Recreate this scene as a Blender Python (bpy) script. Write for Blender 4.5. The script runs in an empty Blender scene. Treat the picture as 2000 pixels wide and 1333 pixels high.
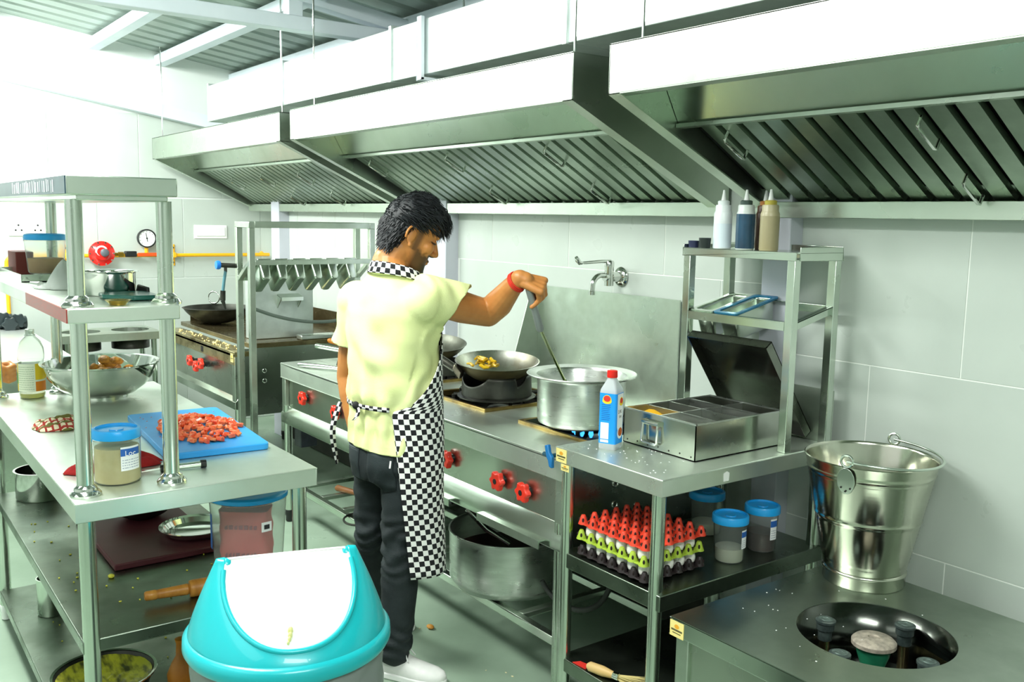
import bpy, bmesh, math, random
from mathutils import Vector, Matrix, noise
random.seed(7)
C = bpy.context.scene.collection
S = bpy.context.scene
PI = math.pi

# ---------------------------------------------------------------- camera, world, lamps, exposure
cam = bpy.data.objects.new('camera', bpy.data.cameras.new('camera'))
C.objects.link(cam)
S.camera = cam
yaw, pitch, roll = -0.937134521, -0.131086077, 0.0180104411
cam.data.sensor_width = 36.0
cam.data.lens = 1821.31487 / 2000 * 36
cam.data.clip_start = 0.05
_f = Vector((math.sin(yaw) * math.cos(pitch), math.cos(yaw) * math.cos(pitch), math.sin(pitch)))
_r = Vector((math.cos(yaw), -math.sin(yaw), 0))
_u = _r.cross(_f)
_r2 = _r * math.cos(roll) + _u * math.sin(roll)
_u2 = -_r * math.sin(roll) + _u * math.cos(roll)
cam.matrix_world = Matrix(((_r2.x, _u2.x, -_f.x, 0), (_r2.y, _u2.y, -_f.y, 0), (_r2.z, _u2.z, -_f.z, 1.64), (0, 0, 0, 1)))

w = bpy.data.worlds.new('world')
S.world = w
w.use_nodes = True
w.node_tree.nodes['Background'].inputs[0].default_value = (0.93, 1.0, 0.96, 1)
w.node_tree.nodes['Background'].inputs[1].default_value = 0.35

def area(name, loc, target, sx, sy, power, col):
    l = bpy.data.lights.new(name, 'AREA')
    l.shape = 'RECTANGLE'
    l.size, l.size_y, l.energy, l.color = sx, sy, power, col
    o = bpy.data.objects.new(name, l)
    C.objects.link(o)
    o.location = loc
    o.rotation_euler = (Vector(target) - Vector(loc)).to_track_quat('-Z', 'Y').to_euler()
    return o
area('ceiling_lamp_left', (-5.0, 0.3, 2.84), (-5.0, 0.9, 0), 1.4, 0.45, 160, (0.97, 1.0, 0.96))
area('added_lamp_far_left', (-6.45, -0.1, 2.8), (-7.0, 0.8, 2.6), 1.2, 0.4, 125, (0.97, 1.0, 0.97))  # added lamp out of view, whitens the upper left wall
area('ceiling_lamp_middle', (-2.6, 0.3, 2.88), (-2.6, 0.9, 0), 1.4, 0.5, 105, (0.97, 1.0, 0.96))
area('ceiling_lamp_right', (0.5, 0.3, 2.88), (-0.3, 0.9, 0), 1.4, 0.5, 90, (0.97, 1.0, 0.96))
area('added_fill_rear', (-2.0, -1.4, 2.95), (-2.0, -0.6, 0), 3.0, 0.8, 28, (0.97, 1.0, 0.97))  # unseen fill added behind the camera to brighten the range fronts
area('added_fill_front', (-2.0, -2.35, 1.9), (-2.6, 2.0, 1.0), 3.2, 1.4, 12, (0.95, 1.0, 0.98))  # added fill from the front side, not a known window

S.view_settings.view_transform = 'Standard'
S.view_settings.look = 'None'
S.view_settings.gamma = 1
S.view_settings.use_curve_mapping = False
S.view_settings.exposure = -0.3

# ---------------------------------------------------------------- materials
def lin(h):
    c = [int(h[i:i + 2], 16) / 255 for i in (0, 2, 4)]
    return tuple(x / 12.92 if x <= 0.04045 else ((x + 0.055) / 1.055) ** 2.4 for x in c) + (1,)
MATS = {}
def mat(name, hexcol, rough=0.5, metal=0.0, col2=None, scale=6.0, stretch=(1, 1, 1), rvar=0.0, bump=0.0, bscale=None,
        trans=0.0, ior=1.45, emit=0.0, sub=0.0, alpha=1.0, thr=(0.35, 0.65), coat=0.0):
    m = bpy.data.materials.new(name)
    m.use_nodes = True
    nt = m.node_tree
    b = nt.nodes['Principled BSDF']
    b.inputs['Base Color'].default_value = lin(hexcol)
    b.inputs['Roughness'].default_value = rough
    b.inputs['Metallic'].default_value = metal
    b.inputs['IOR'].default_value = ior
    b.inputs['Transmission Weight'].default_value = trans
    b.inputs['Alpha'].default_value = alpha
    b.inputs['Coat Weight'].default_value = coat
    if sub:
        b.inputs['Subsurface Weight'].default_value = sub
        b.inputs['Subsurface Radius'].default_value = (0.012, 0.005, 0.003)
    if emit:
        b.inputs['Emission Color'].default_value = lin(hexcol)
        b.inputs['Emission Strength'].default_value = emit
    tc = nt.nodes.new('ShaderNodeTexCoord')
    mp = nt.nodes.new('ShaderNodeMapping')
    mp.inputs['Scale'].default_value = stretch
    nt.links.new(tc.outputs['Object'], mp.inputs[0])
    n = nt.nodes.new('ShaderNodeTexNoise')
    n.inputs['Scale'].default_value = scale
    n.inputs['Detail'].default_value = 6
    nt.links.new(mp.outputs[0], n.inputs['Vector'])
    if col2:
        r = nt.nodes.new('ShaderNodeValToRGB')
        r.color_ramp.elements[0].position, r.color_ramp.elements[1].position = thr
        r.color_ramp.elements[0].color, r.color_ramp.elements[1].color = lin(hexcol), lin(col2)
        nt.links.new(n.outputs['Fac'], r.inputs[0])
        nt.links.new(r.outputs[0], b.inputs['Base Color'])
    if rvar:
        mr = nt.nodes.new('ShaderNodeMapRange')
        mr.inputs['From Min'].default_value, mr.inputs['From Max'].default_value = 0.3, 0.7
        mr.inputs['To Min'].default_value, mr.inputs['To Max'].default_value = max(rough - rvar, 0.02), rough + rvar
        nt.links.new(n.outputs['Fac'], mr.inputs['Value'])
        nt.links.new(mr.outputs[0], b.inputs['Roughness'])
    if bump:
        bn = n
        if bscale:
            bn = nt.nodes.new('ShaderNodeTexNoise')
            bn.inputs['Scale'].default_value = bscale
            nt.links.new(mp.outputs[0], bn.inputs['Vector'])
        bp = nt.nodes.new('ShaderNodeBump')
        bp.inputs['Strength'].default_value = bump
        bp.inputs['Distance'].default_value = 0.01
        nt.links.new(bn.outputs['Fac'], bp.inputs['Height'])
        nt.links.new(bp.outputs[0], b.inputs['Normal'])
    MATS[name] = m
    return m
steel = mat('brushed_steel', 'D9E2D7', 0.22, 1, 'CBD6C9', 5, (1, 1, 1), 0.07, 0.06, 3.0)
steel_hood = mat('hood_steel', 'CFD9CC', 0.3, 1, 'C0CCBC', 3, (1, 1, 1), 0.1, 0.12, 2.0)
steel_dull = mat('worn_steel', 'CBD5C9', 0.36, 1, 'B4C0B1', 7, (1, 1, 1), 0.12, 0.08, 4.0)
steel_top = mat('worktop_steel', 'E2EAE0', 0.36, .86, 'D2DDD0', 4, (1, 1, 1), 0.12, 0.05, 9.0)
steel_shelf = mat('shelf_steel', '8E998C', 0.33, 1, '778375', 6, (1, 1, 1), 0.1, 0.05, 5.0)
steel_filter = mat('filter_steel', 'A3B3A1', 0.34, 1, '7F8F7D', 4, (1, 1, 1), 0.1, 0.1, 3.0)
steel_range = mat('range_top_steel', 'AEB9AC', 0.34, 1, '98A497', 5, (1, 1, 1), 0.1, 0.06, 6.0)
chrome = mat('polished_steel', 'D5D8D2', 0.09, 1, None, 5, (1, 1, 1), 0.04)
galv = mat('galvanised_duct', 'DDE5E2', 0.42, 0.75, 'CBD5D2', 5, (1, 1, 1), 0.1, 0.04, 3)
alu = mat('aluminium', 'D3D7D2', 0.32, 1, 'C3C8C2', 8, (1, 1, 6), 0.08, 0.03, 30)
dark_iron = mat('blackened_iron', '2B2C29', 0.42, 0.85, '4A4B45', 9, (1, 1, 1), 0.12, 0.1, 20)
wok_in = mat('wok_inside', 'D0D1C8', 0.34, 1, '8C8878', 7, (1, 1, 1), 0.1, 0.05, 18)
wok_out = mat('wok_outside', '38352B', 0.45, 0.8, '5E5538', 8, (1, 1, 1), 0.12, 0.12, 22)
greasy = mat('greasy_griddle', '8C8160', 0.28, 0.85, '54492F', 5, (1, 1, 1), 0.12, 0.1, 14)
brass_edge = mat('burnt_brass_edge', 'A88F55', 0.35, 0.9, '6B5733', 9)
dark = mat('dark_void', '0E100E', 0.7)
blackp = mat('black_plastic', '1B1D1D', 0.4)
redp = mat('red_knob', 'E2301C', 0.35, coat=0.3)
tile_m = mat('wall_tile', 'C3CCC4', 0.3, 0, 'B3BDB5', 1.6, (1, 1, 1), 0.06, 0.0, thr=(0.3, 0.75))
grout_m = mat('grout', 'E8EDE6', 0.8)
plaster = mat('white_plaster', 'E6ECE8', 0.7, 0, 'DDE4DF', 2, bump=0.05, bscale=30)
lilac = mat('column_paint', 'C9CCD6', 0.6, 0, 'BFC3CC', 3)
floor_m = mat('floor_epoxy', '93A894', 0.36, 0, '819682', 2.2, (1, 1, 1), 0.1, 0.04, 40)
roof_m = mat('roof_sheet', 'A3B1A8', 0.5, 0.3, '98A69D', 2)
beam_m = mat('white_beam', 'DFE8EE', 0.5, 0, 'D3DEE5', 3)
whitep = mat('white_plastic', 'F2F4F1', 0.35)
yellow_pipe = mat('yellow_paint', 'F0B014', 0.4, coat=0.3)

# ---------------------------------------------------------------- mesh helpers
class MB:
    def __init__(s):
        s.v, s.f = [], []
    def add(s, vs, fs):
        n = len(s.v)
        s.v += [tuple(p) for p in vs]
        s.f += [tuple(i + n for i in f) for f in fs]
        return s
    def box(s, x0, x1, y0, y1, z0, z1):
        return s.add([(x0, y0, z0), (x1, y0, z0), (x1, y1, z0), (x0, y1, z0), (x0, y0, z1), (x1, y0, z1), (x1, y1, z1), (x0, y1, z1)],
                     [(0, 3, 2, 1), (4, 5, 6, 7), (0, 1, 5, 4), (1, 2, 6, 5), (2, 3, 7, 6), (3, 0, 4, 7)])
    def hexa(s, pts):
        return s.add(pts, [(0, 3, 2, 1), (4, 5, 6, 7), (0, 1, 5, 4), (1, 2, 6, 5), (2, 3, 7, 6), (3, 0, 4, 7)])
    def prism(s, poly, d):                       # extrude a planar polygon by the vector d
        n = len(poly)
        d = Vector(d)
        vs = [Vector(p) for p in poly] + [Vector(p) + d for p in poly]
        return s.add(vs, [tuple(range(n))[::-1], tuple(range(n, 2 * n))] + [(i, (i + 1) % n, n + (i + 1) % n, n + i) for i in range(n)])
    def cyl(s, p0, p1, r0, r1=None, n=20, caps=True):
        return s.tube([p0, p1], [r0, r0 if r1 is None else r1], n, caps)
    def tube(s, path, r, n=10, caps=True, closed=False):
        P = [Vector(p) for p in path]
        k = len(P)
        rr = r if isinstance(r, (list, tuple)) else [r] * k
        base = len(s.v)
        up = None
        for i, p in enumerate(P):
            a = P[(i - 1) % k] if (closed or i > 0) else p
            b = P[(i + 1) % k] if (closed or i < k - 1) else p
            t = (b - a).normalized()
            if up is None:
                up = t.orthogonal().normalized()
            else:
                up = (up - t * up.dot(t)).normalized()
            q = t.cross(up)
            for j in range(n):
                an = 2 * PI * j / n
                s.v.append(tuple(p + (up * math.cos(an) + q * math.sin(an)) * rr[i]))
        for i in range(k if closed else k - 1):
            i2 = (i + 1) % k
            for j in range(n):
                j2 = (j + 1) % n
                s.f.append((base + i * n + j, base + i * n + j2, base + i2 * n + j2, base + i2 * n + j))
        if caps and not closed:
            s.f.append(tuple(base + j for j in range(n))[::-1])
            s.f.append(tuple(base + (k - 1) * n + j for j in range(n)))
        return s
    def lathe(s, prof, c, n=40, rot=None, caps=True):
        base = len(s.v)
        c = Vector(c)
        m = rot or Matrix.Identity(3)
        for r, z in prof:
            for j in range(n):
                a = 2 * PI * j / n
                s.v.append(tuple(c + m @ Vector((r * math.cos(a), r * math.sin(a), z))))
        for i in range(len(prof) - 1):
            for j in range(n):
                j2 = (j + 1) % n
                s.f.append((base + i * n + j, base + i * n + j2, base + (i + 1) * n + j2, base + (i + 1) * n + j))
        if caps and prof[0][0] > 1e-6:
            s.f.append(tuple(base + j for j in range(n))[::-1])
        if caps and prof[-1][0] > 1e-6 and not (prof[0][0] < 1e-6 and abs(prof[0][1] - prof[-1][1]) < .002):
            s.f.append(tuple(base + (len(prof) - 1) * n + j for j in range(n)))
        return s
    def ell(s, c, rx, ry, rz, n=16, m=10, rot=None):
        prof = [(max(math.sin(PI * i / m), 0.0), -math.cos(PI * i / m)) for i in range(m + 1)]
        base = len(s.v)
        s.lathe(prof, (0, 0, 0), n)
        c = Vector(c)
        R = rot or Matrix.Identity(3)
        for i in range(base, len(s.v)):
            p = s.v[i]
            s.v[i] = tuple(c + R @ Vector((p[0] * rx, p[1] * ry, p[2] * rz)))
        return s
    def disc(s, c, r, n=40, z=0):
        base = len(s.v)
        for j in range(n):
            a = 2 * PI * j / n
            s.v.append((c[0] + r * math.cos(a), c[1] + r * math.sin(a), c[2]))
        s.f.append(tuple(range(base, base + n)))
        return s
    def grid(s, fn, nu, nv, wrap=False):
        base = len(s.v)
        for i in range(nu + 1):
            for j in range(nv if wrap else nv + 1):
                s.v.append(tuple(fn(i / nu, j / nv)))
        w_ = nv if wrap else nv + 1
        for i in range(nu):
            for j in range(nv):
                j2 = (j + 1) % w_ if wrap else j + 1
                s.f.append((base + i * w_ + j, base + i * w_ + j2, base + (i + 1) * w_ + j2, base + (i + 1) * w_ + j))
        return s
ORG = {}
KS = 1.0                                           # size factor of the group of ranges, measured from the eye point
def kp(p):
    return Vector((p[0] * KS, p[1] * KS, 1.64 + (p[2] - 1.64) * KS)) if KS != 1.0 else Vector(p)
def thing(name, label, cat, loc, group=None):
    o = bpy.data.objects.new(name, None)
    C.objects.link(o)
    loc = kp(loc)
    o.location = loc
    o.empty_display_size = 0.05
    ORG[o.name] = Vector(loc)
    o['label'] = label
    o['category'] = cat
    if group:
        o['group'] = group
    return o
def obj(name, mb, m, parent=None, bevel=0.0, smooth=True, solid=0.0, seg=2, kind=None, label=None, subd=0, origin=None, ang=40):
    org = ORG[parent.name] if parent else (kp(origin) if origin else Vector((0, 0, 0)))
    if KS != 1.0:
        mb.v = [tuple(kp(p)) for p in mb.v]
    me = bpy.data.meshes.new(name)
    me.from_pydata([(p[0] - org.x, p[1] - org.y, p[2] - org.z) for p in mb.v], [], mb.f)
    bm = bmesh.new()
    bm.from_mesh(me)
    bmesh.ops.remove_doubles(bm, verts=bm.verts, dist=1e-6)
    bmesh.ops.recalc_face_normals(bm, faces=bm.faces)
    bm.to_mesh(me)
    bm.free()
    o = bpy.data.objects.new(name, me)
    C.objects.link(o)
    me.materials.append(m)
    if smooth:
        me.polygons.foreach_set('use_smooth', [True] * len(me.polygons))
        me.set_sharp_from_angle(angle=math.radians(ang))
    if solid:
        k = o.modifiers.new('solid', 'SOLIDIFY')
        k.thickness = solid
        k.offset = 0
    if bevel:
        k = o.modifiers.new('bevel', 'BEVEL')
        k.width = bevel
        k.segments = seg
        k.limit_method = 'ANGLE'
        k.angle_limit = math.radians(50)
        k.harden_normals = False
    if subd:
        k = o.modifiers.new('sub', 'SUBSURF')
        k.levels = k.render_levels = subd
    if parent:
        o.parent = parent
        ORG[o.name] = org
    else:
        o.location = org
        ORG[o.name] = org
    if kind:
        o['kind'] = kind
    if label:
        o['label'] = label
    return o
def tag(o, label, cat, group=None):
    o['label'] = label
    o['category'] = cat
    if group:
        o['group'] = group
    return o
def dup(root, d, label=None, rotz=0.0):
    def rec(o, par):
        c = o.copy()
        C.objects.link(c)
        if par:
            c.parent = par
        for ch in list(o.children):
            rec(ch, c)
        return c
    r = rec(root, None)
    r.location = root.location + Vector(d)
    r.rotation_euler = (0, 0, root.rotation_euler[2] + rotz)
    if label:
        r['label'] = label
    return r
def inst(o, name, parent, d=(0, 0, 0), rot=(0, 0, 0), scale=None):   # a piece that shares mesh data
    c = o.copy()
    C.objects.link(c)
    c.name = name
    c.parent = parent
    c.location = Vector(d)
    c.rotation_euler = rot
    if scale:
        c.scale = scale
    return c
def struct(name, mb, m, **k):
    return obj(name, mb, m, kind='structure', **k)
def arc(c, r, a0, a1, n, ax=(1, 0, 0), ay=(0, 0, 1)):
    c, ax, ay = Vector(c), Vector(ax), Vector(ay)
    return [c + ax * (r * math.cos(a0 + (a1 - a0) * i / n)) + ay * (r * math.sin(a0 + (a1 - a0) * i / n)) for i in range(n + 1)]

# ---------------------------------------------------------------- the room
YW, XF = 2.72, -7.2
RZ = lambda y: 3.08 - 0.14 * y                       # height of the sloping roof
struct('floor', MB().box(XF - 0.2, 2.4, -2.6, 3.1, -0.1, 0), floor_m, smooth=False)
wb = struct('wall_back', MB().box(-6.62, 2.4, YW, YW + 0.15, 0, 2.58).box(XF, -6.6, 2.92, 3.07, 0, 2.52), grout_m, smooth=False)
wf = struct('wall_left', MB().box(XF - 0.15, XF, -2.6, 3.07, 0, 3.6), plaster, smooth=False)
wr = struct('wall_right', MB().box(2.25, 2.4, -2.6, 3.0, 0, 3.6), plaster, smooth=False)
fr = MB()
fr.box(XF, -3.6, -2.6, -2.45, 0, 3.65).box(-0.4, 2.25, -2.6, -2.45, 0, 3.65).box(-3.6, -0.4, -2.6, -2.45, 0, 1.2).box(-3.6, -0.4, -2.6, -2.45, 2.6, 3.65)
struct('wall_front', fr, plaster, smooth=False)
# sloping corrugated roof
rb = MB()
prof = []
x = XF
while x < 2.3:
    prof += [(x, 0), (x + 0.13, 0), (x + 0.15, 0.035), (x + 0.18, 0.035)]
    x += 0.2
for (x0, h0), (x1, h1) in zip(prof, prof[1:]):
    rb.add([(x0, -2.6, RZ(-2.6) + h0), (x1, -2.6, RZ(-2.6) + h1), (x1, 3.05, RZ(3.05) + h1), (x0, 3.05, RZ(3.05) + h0)], [(0, 1, 2, 3)])
ceil = struct('ceiling', rb, roof_m, smooth=False)
def beam(name, a, b, wy, hz):
    a, b = Vector(a), Vector(b)
    t = (b - a).normalized()
    sd = t.cross(Vector((0, 0, 1))).normalized() * wy / 2
    up = sd.cross(t).normalized() * hz / 2
    o = struct(name, MB().hexa([a - sd - up, b - sd - up, b + sd - up, a + sd - up, a - sd + up, b - sd + up, b + sd + up, a + sd + up]), beam_m, bevel=0.004)
    return o
# wall tiles, one object each
tm = MB().box(0, 0.597, -0.0015, 0.0, 0, 0.597)
tile0 = obj('tile', tm, tile_m, wb, smooth=False, bevel=0.0006, seg=1)
first = True
def tile(x0, x1, z0, z1):
    global first
    o = tile0 if first else inst(tile0, 'tile', wb)
    first = False
    o.location = (x0, YW, z0)
    o.scale = ((x1 - x0) / 0.597, 1, (z1 - z0) / 0.597)
def run(xa, xb, start, zs):
    for k, (z0, z1) in enumerate(zs):
        x0 = start + (0.302 if k % 2 else 0)
        while x0 > xa:
            x0 -= 0.604
        while x0 < xb:
            a, b = max(x0 + 0.002, xa), min(x0 + 0.602, xb)
            if b - a > 0.02:
                tile(a, b, z0 + 0.002, z1 - 0.002)
            x0 += 0.604
run(-6.455, -4.5, -3.279, [(1.422, 2.02), (0.82, 1.422), (0.3, 0.82)])
run(-4.2, -2.13, -3.279, [(1.422, 2.02), (0.82, 1.422), (0.3, 0.82)])
run(-2.02, 0.8, -1.428, [(1.185, 1.785), (0.61, 1.185), (0.0, 0.61)])
t2 = obj('tile', MB().box(0, 0.004, 0, 0.597, 0, 0.597), tile_m, wf, smooth=False, bevel=0.0015, seg=1)
ft = True
for r_, z0 in enumerate((0.0, 0.55, 1.147, 1.75)):
    y0 = 2.185 + (0.3 if r_ % 2 else 0) - 4 * 0.604
    for k in range(6):
        y1 = y0 + k * 0.604
        if y1 > 2.9:
            continue
        o = t2 if ft else inst(t2, 'tile', wf)
        ft = False
        o.location = (XF, y1 + 0.002, z0 + 0.002)
        o.scale = (1, min(0.6, 2.92 - y1) / 0.597, 0.99 if r_ else 0.91)
struct('trim_1', MB().box(-6.6, -6.455, 2.64, 2.92, 0, 2.56), lilac, bevel=0.004)
struct('trim_2', MB().box(-4.5, -4.2, 2.64, YW + 0.01, 0, 2.56), lilac, bevel=0.004)
struct('trim_3', MB().box(-2.13, -2.02, 2.65, YW + 0.01, 0, 2.56), lilac, bevel=0.004)
# roof steel: purlins along the wall, trusses across
bn = 4
for y, s_ in ((2.6, 0.07), (2.05, 0.07), (1.6, 0.07), (0.8, 0.07), (-0.2, 0.07), (-1.2, .07)):
    beam('trim_%d' % bn, (XF, y, RZ(y) - 0.06), (2.2, y, RZ(y) - 0.06), 0.08, s_)
    bn += 1
for xx in (-4.5, 0.9):
    beam('trim_%d' % bn, (xx, -2.4, RZ(-2.4) - 0.09), (xx, 2.7, RZ(2.7) - 0.09), 0.08, 0.075); bn += 1
    beam('trim_%d' % bn, (xx, -2.4, 2.573), (xx, 2.7, 2.573), 0.08, 0.07); bn += 1
    for y in (0.6, 1.93):
        beam('trim_%d' % bn, (xx, y, 2.6), (xx, y + 0.001, RZ(y) - 0.12), 0.07, 0.075); bn += 1
# low ledge on top of the left wall
struct('trim_%d' % bn, MB().prism([(XF, -2.6, RZ(-2.6) - 0.36), (XF + 0.09, -2.6, RZ(-2.6) - 0.36), (XF + 0.09, -2.6, RZ(-2.6) - 0.27), (XF, -2.6, RZ(-2.6) - 0.27)], (0, 5.5, -0.9)), beam_m, smooth=False)
bn += 1

# ---------------------------------------------------------------- exhaust hoods and duct
YF, ZB, ZT, ZK = 1.94, 2.018, 2.165, 1.70
def hood(x0, x1, label, rods, handles):
    t = thing('exhaust_hood', label, 'exhaust hood', ((x0 + x1) / 2, 2.3, ZK), 'stainless exhaust hoods over the cooking line')
    obj('front_panel', MB().box(x0, x1, YF, YF + 0.004, ZB, ZT), steel_hood, t, bevel=0.001)
    obj('front_lip', MB().box(x0, x1, YF, YF + 0.055, ZB - 0.003, ZB), steel_hood, t, smooth=False)
    obj('roof_panel', MB().box(x0, x1, YF, YW - 0.02, ZT - 0.004, ZT), steel_hood, t, smooth=False)
    for xs, sg in ((x0, 1), (x1, -1)):
        pl = [(xs, YF, ZB), (xs, YF, ZT), (xs, YW - 0.02, ZT), (xs, YW - 0.02, ZK - 0.03)]
        obj('side_panel', MB().prism(pl, (sg * 0.004, 0, 0)), steel_hood, t, smooth=False)
        e = sg * 0.05
        obj('side_lip', MB().hexa([(xs, YF, ZB - 0.003), (xs, YW - 0.02, ZK - 0.033), (xs + e, YW - 0.02, ZK - 0.033), (xs + e, YF, ZB - 0.003),
                                   (xs, YF, ZB + 0.001), (xs, YW - 0.02, ZK - 0.028), (xs + e, YW - 0.02, ZK - 0.028), (xs + e, YF, ZB + 0.001)]), steel_hood, t, smooth=False)
    # front plate that carries the filters, filters slope down to the gutter
    ya, za, yb, zb = 2.24, 1.95, 2.665, 1.712
    obj('filter_plate', MB().hexa([(x0 + 0.006, ya, za), (x1 - 0.006, ya, za), (x1 - 0.006, ya + 0.004, za), (x0 + 0.006, ya + 0.004, za),
                                   (x0 + 0.006, ya - 0.12, ZT - 0.005), (x1 - 0.006, ya - 0.12, ZT - 0.005), (x1 - 0.006, ya - 0.116, ZT - 0.005), (x0 + 0.006, ya - 0.116, ZT - 0.005)]), steel_hood, t, smooth=False)
    obj('filter_rail', MB().box(x0 + 0.006, x1 - 0.006, ya - 0.012, ya + 0.03, za - 0.012, za), steel_hood, t, smooth=False)
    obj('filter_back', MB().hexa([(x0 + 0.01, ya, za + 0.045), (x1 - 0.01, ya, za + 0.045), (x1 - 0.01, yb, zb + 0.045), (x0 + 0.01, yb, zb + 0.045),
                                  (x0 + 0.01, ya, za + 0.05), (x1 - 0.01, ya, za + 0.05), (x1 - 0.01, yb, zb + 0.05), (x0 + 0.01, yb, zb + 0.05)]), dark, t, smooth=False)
    obj('gutter_rail', MB().box(x0, x1, yb - 0.01, YW - 0.005, ZK - 0.042, ZK - 0.002).box(x0, x1, yb - 0.02, yb - 0.012, ZK - 0.042, ZK + 0.012), steel_hood, t, bevel=0.002)
    obj('back_panel', MB().box(x0, x1, YW - 0.024, YW - 0.02, ZK - 0.04, ZT), steel_hood, t, smooth=False)
    # baffle slats
    pitch, wd = 0.083, 0.055
    n = int((x1 - x0 - 0.12) / pitch)
    xs = x0 + (x1 - x0 - n * pitch) / 2
    sm = MB()
    d = Vector((0, yb - ya, zb - za))
    nn = d.cross(Vector((1, 0, 0))).normalized()
    if nn.z > 0:
        nn = -nn
    dn = nn * 0.004
    lip = -nn * 0.016
    pr = [Vector((-0.003, ya, za)) + lip, Vector((0, ya, za)), Vector((wd, ya, za)), Vector((wd + 0.003, ya, za)) + lip]
    for a, b in zip(pr, pr[1:]):
        sm.add([a, b, b + d, a + d], [(0, 1, 2, 3)])
    s0 = obj('baffle', sm, steel_filter, t, smooth=False, solid=0.002)
    base = s0.location.copy()
    for k in range(n):
        o = s0 if k == 0 else inst(s0, 'baffle', t)
        o.location = base + Vector((xs + k * pitch + 0.012, 0, 0))
    for hx, f in handles:
        p = Vector((hx, ya, za)) + d * f + nn * 0.002
        q = p + d.normalized() * 0.11
        obj('filter_handle', MB().tube([p, p + nn * 0.03, p + nn * 0.033 + d.normalized() * 0.008, q + nn * 0.033 - d.normalized() * 0.008, q + nn * 0.03, q], 0.005, 8), chrome, t)
    for rx, ry in rods:
        obj('hanger_rod', MB().cyl((rx, ry, ZT - 0.01), (rx, ry, RZ(ry) - 0.02), 0.005, n=8), chrome, t)
    return t
hood(-7.06, -4.71, 'stainless exhaust hood at the far left end, over the griddle', [(-6.9, 1.97), (-4.75, 1.97)],
     [(-6.55, .25), (-5.95, .2), (-5.35, .2), (-5.95, .7), (-5.35, .7)])
hood(-4.58, -2.34, 'stainless exhaust hood in the middle, above the man', [(-4.35, 1.97), (-2.37, 1.97)],
     [(-4.35, .1), (-3.62, .1), (-2.9, .1), (-3.62, .68), (-2.9, .68)])
hood(-2.17, 0.3, 'nearest stainless exhaust hood, at the upper right', [(-2.06, 1.97), (0.2, 1.97)],
     [(-2.0, .12), (-1.36, .12), (-0.75, .12), (-1.36, .7), (-0.75, .7)])
du = thing('exhaust_duct', 'long pale rectangular metal duct above the hoods', 'duct', (-3, 2.35, 2.24))
x = -6.28
k = 0
while x < 0.5:
    obj('duct_section', MB().box(x, x + 1.23, 2.1, 2.6, 2.24, 2.47), galv, du, bevel=0.003)
    obj('flange', MB().box(x - 0.012, x + 0.012, 2.09, 2.61, 2.236, 2.482), galv, du, bevel=0.002)
    x += 1.235
for hx in (-3.527, -1.4):
    obj('hanger_bracket', MB().box(hx - 0.018, hx + 0.018, 2.075, 2.092, 2.215, 2.478).box(hx - 0.018, hx + 0.018, 2.075, 2.6, 2.215, 2.228), beam_m, du, bevel=0.002)
    obj('hanger_rod', MB().cyl((hx, 2.3, 2.46), (hx, 2.3, RZ(2.3) - 0.02), 0.005, n=8), chrome, du)

# ---------------------------------------------------------------- tables
ZTAB = 0.911
def leg_mb(x, y, z1, r=0.021, foot=True):
    m = MB().cyl((x, y, 0.05 if foot else 0), (x, y, z1), r, n=24)
    return m
def foot_mb(x, y, r=0.021, z=0):
    return MB().lathe([(r * 0.7, 0), (r * 0.95, 0.004), (r * 0.95, 0.03), (r * 1.08, 0.034), (r * 1.08, 0.06), (r, 0.062)], (x, y, z), 20)
def table(name, label, x0, x1, y0, y1, z, shelves, apron=0.052, r=0.021, inset=0.05):
    t = thing(name, label, 'table', ((x0 + x1) / 2, (y0 + y1) / 2, 0))
    obj('tabletop', MB().box(x0, x1, y0, y1, z - 0.004, z).box(x0, x1, y0, y0 + 0.004, z - apron, z - 0.002).box(x0, x1, y1 - 0.004, y1, z - apron, z - 0.002)
        .box(x0, x0 + 0.004, y0, y1, z - apron, z - 0.002).box(x1 - 0.004, x1, y0, y1, z - apron, z - 0.002).box(x0 + 0.01, x1 - 0.01, y0 + 0.01, y1 - 0.01, z - apron + 0.004, z - apron + 0.01), steel_top, t, bevel=0.003, ang=30)
    for x in (x0 + inset, x1 - inset):
        for y in (y0 + inset * 0.7, y1 - inset * 0.7):
            o = obj('leg', leg_mb(x, y, z - apron + 0.006, r), steel, t)
            obj('foot', foot_mb(x, y, r), whitep, o)
    for zs, sx0, sx1, h in shelves:
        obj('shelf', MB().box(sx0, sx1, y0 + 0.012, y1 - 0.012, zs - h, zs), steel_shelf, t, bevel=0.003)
    return t
prep = table('prep_table', 'long stainless prep table at the left with chopping board and two-tier rack', -4.13, -2.456, 0.46, 1.11, ZTAB,
             [(0.527, -4.06, -2.5, 0.036), (0.13, -4.06, -2.5, 0.036)])
side = table('side_table', 'small stainless side table at the right, under the spice box and wire-frame rack', -2.29, -1.81, 1.868, 2.66, ZTAB,
             [(0.562, -2.27, -1.815, 0.05), (0.2, -2.27, -1.815, 0.045)], inset=0.036)
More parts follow.
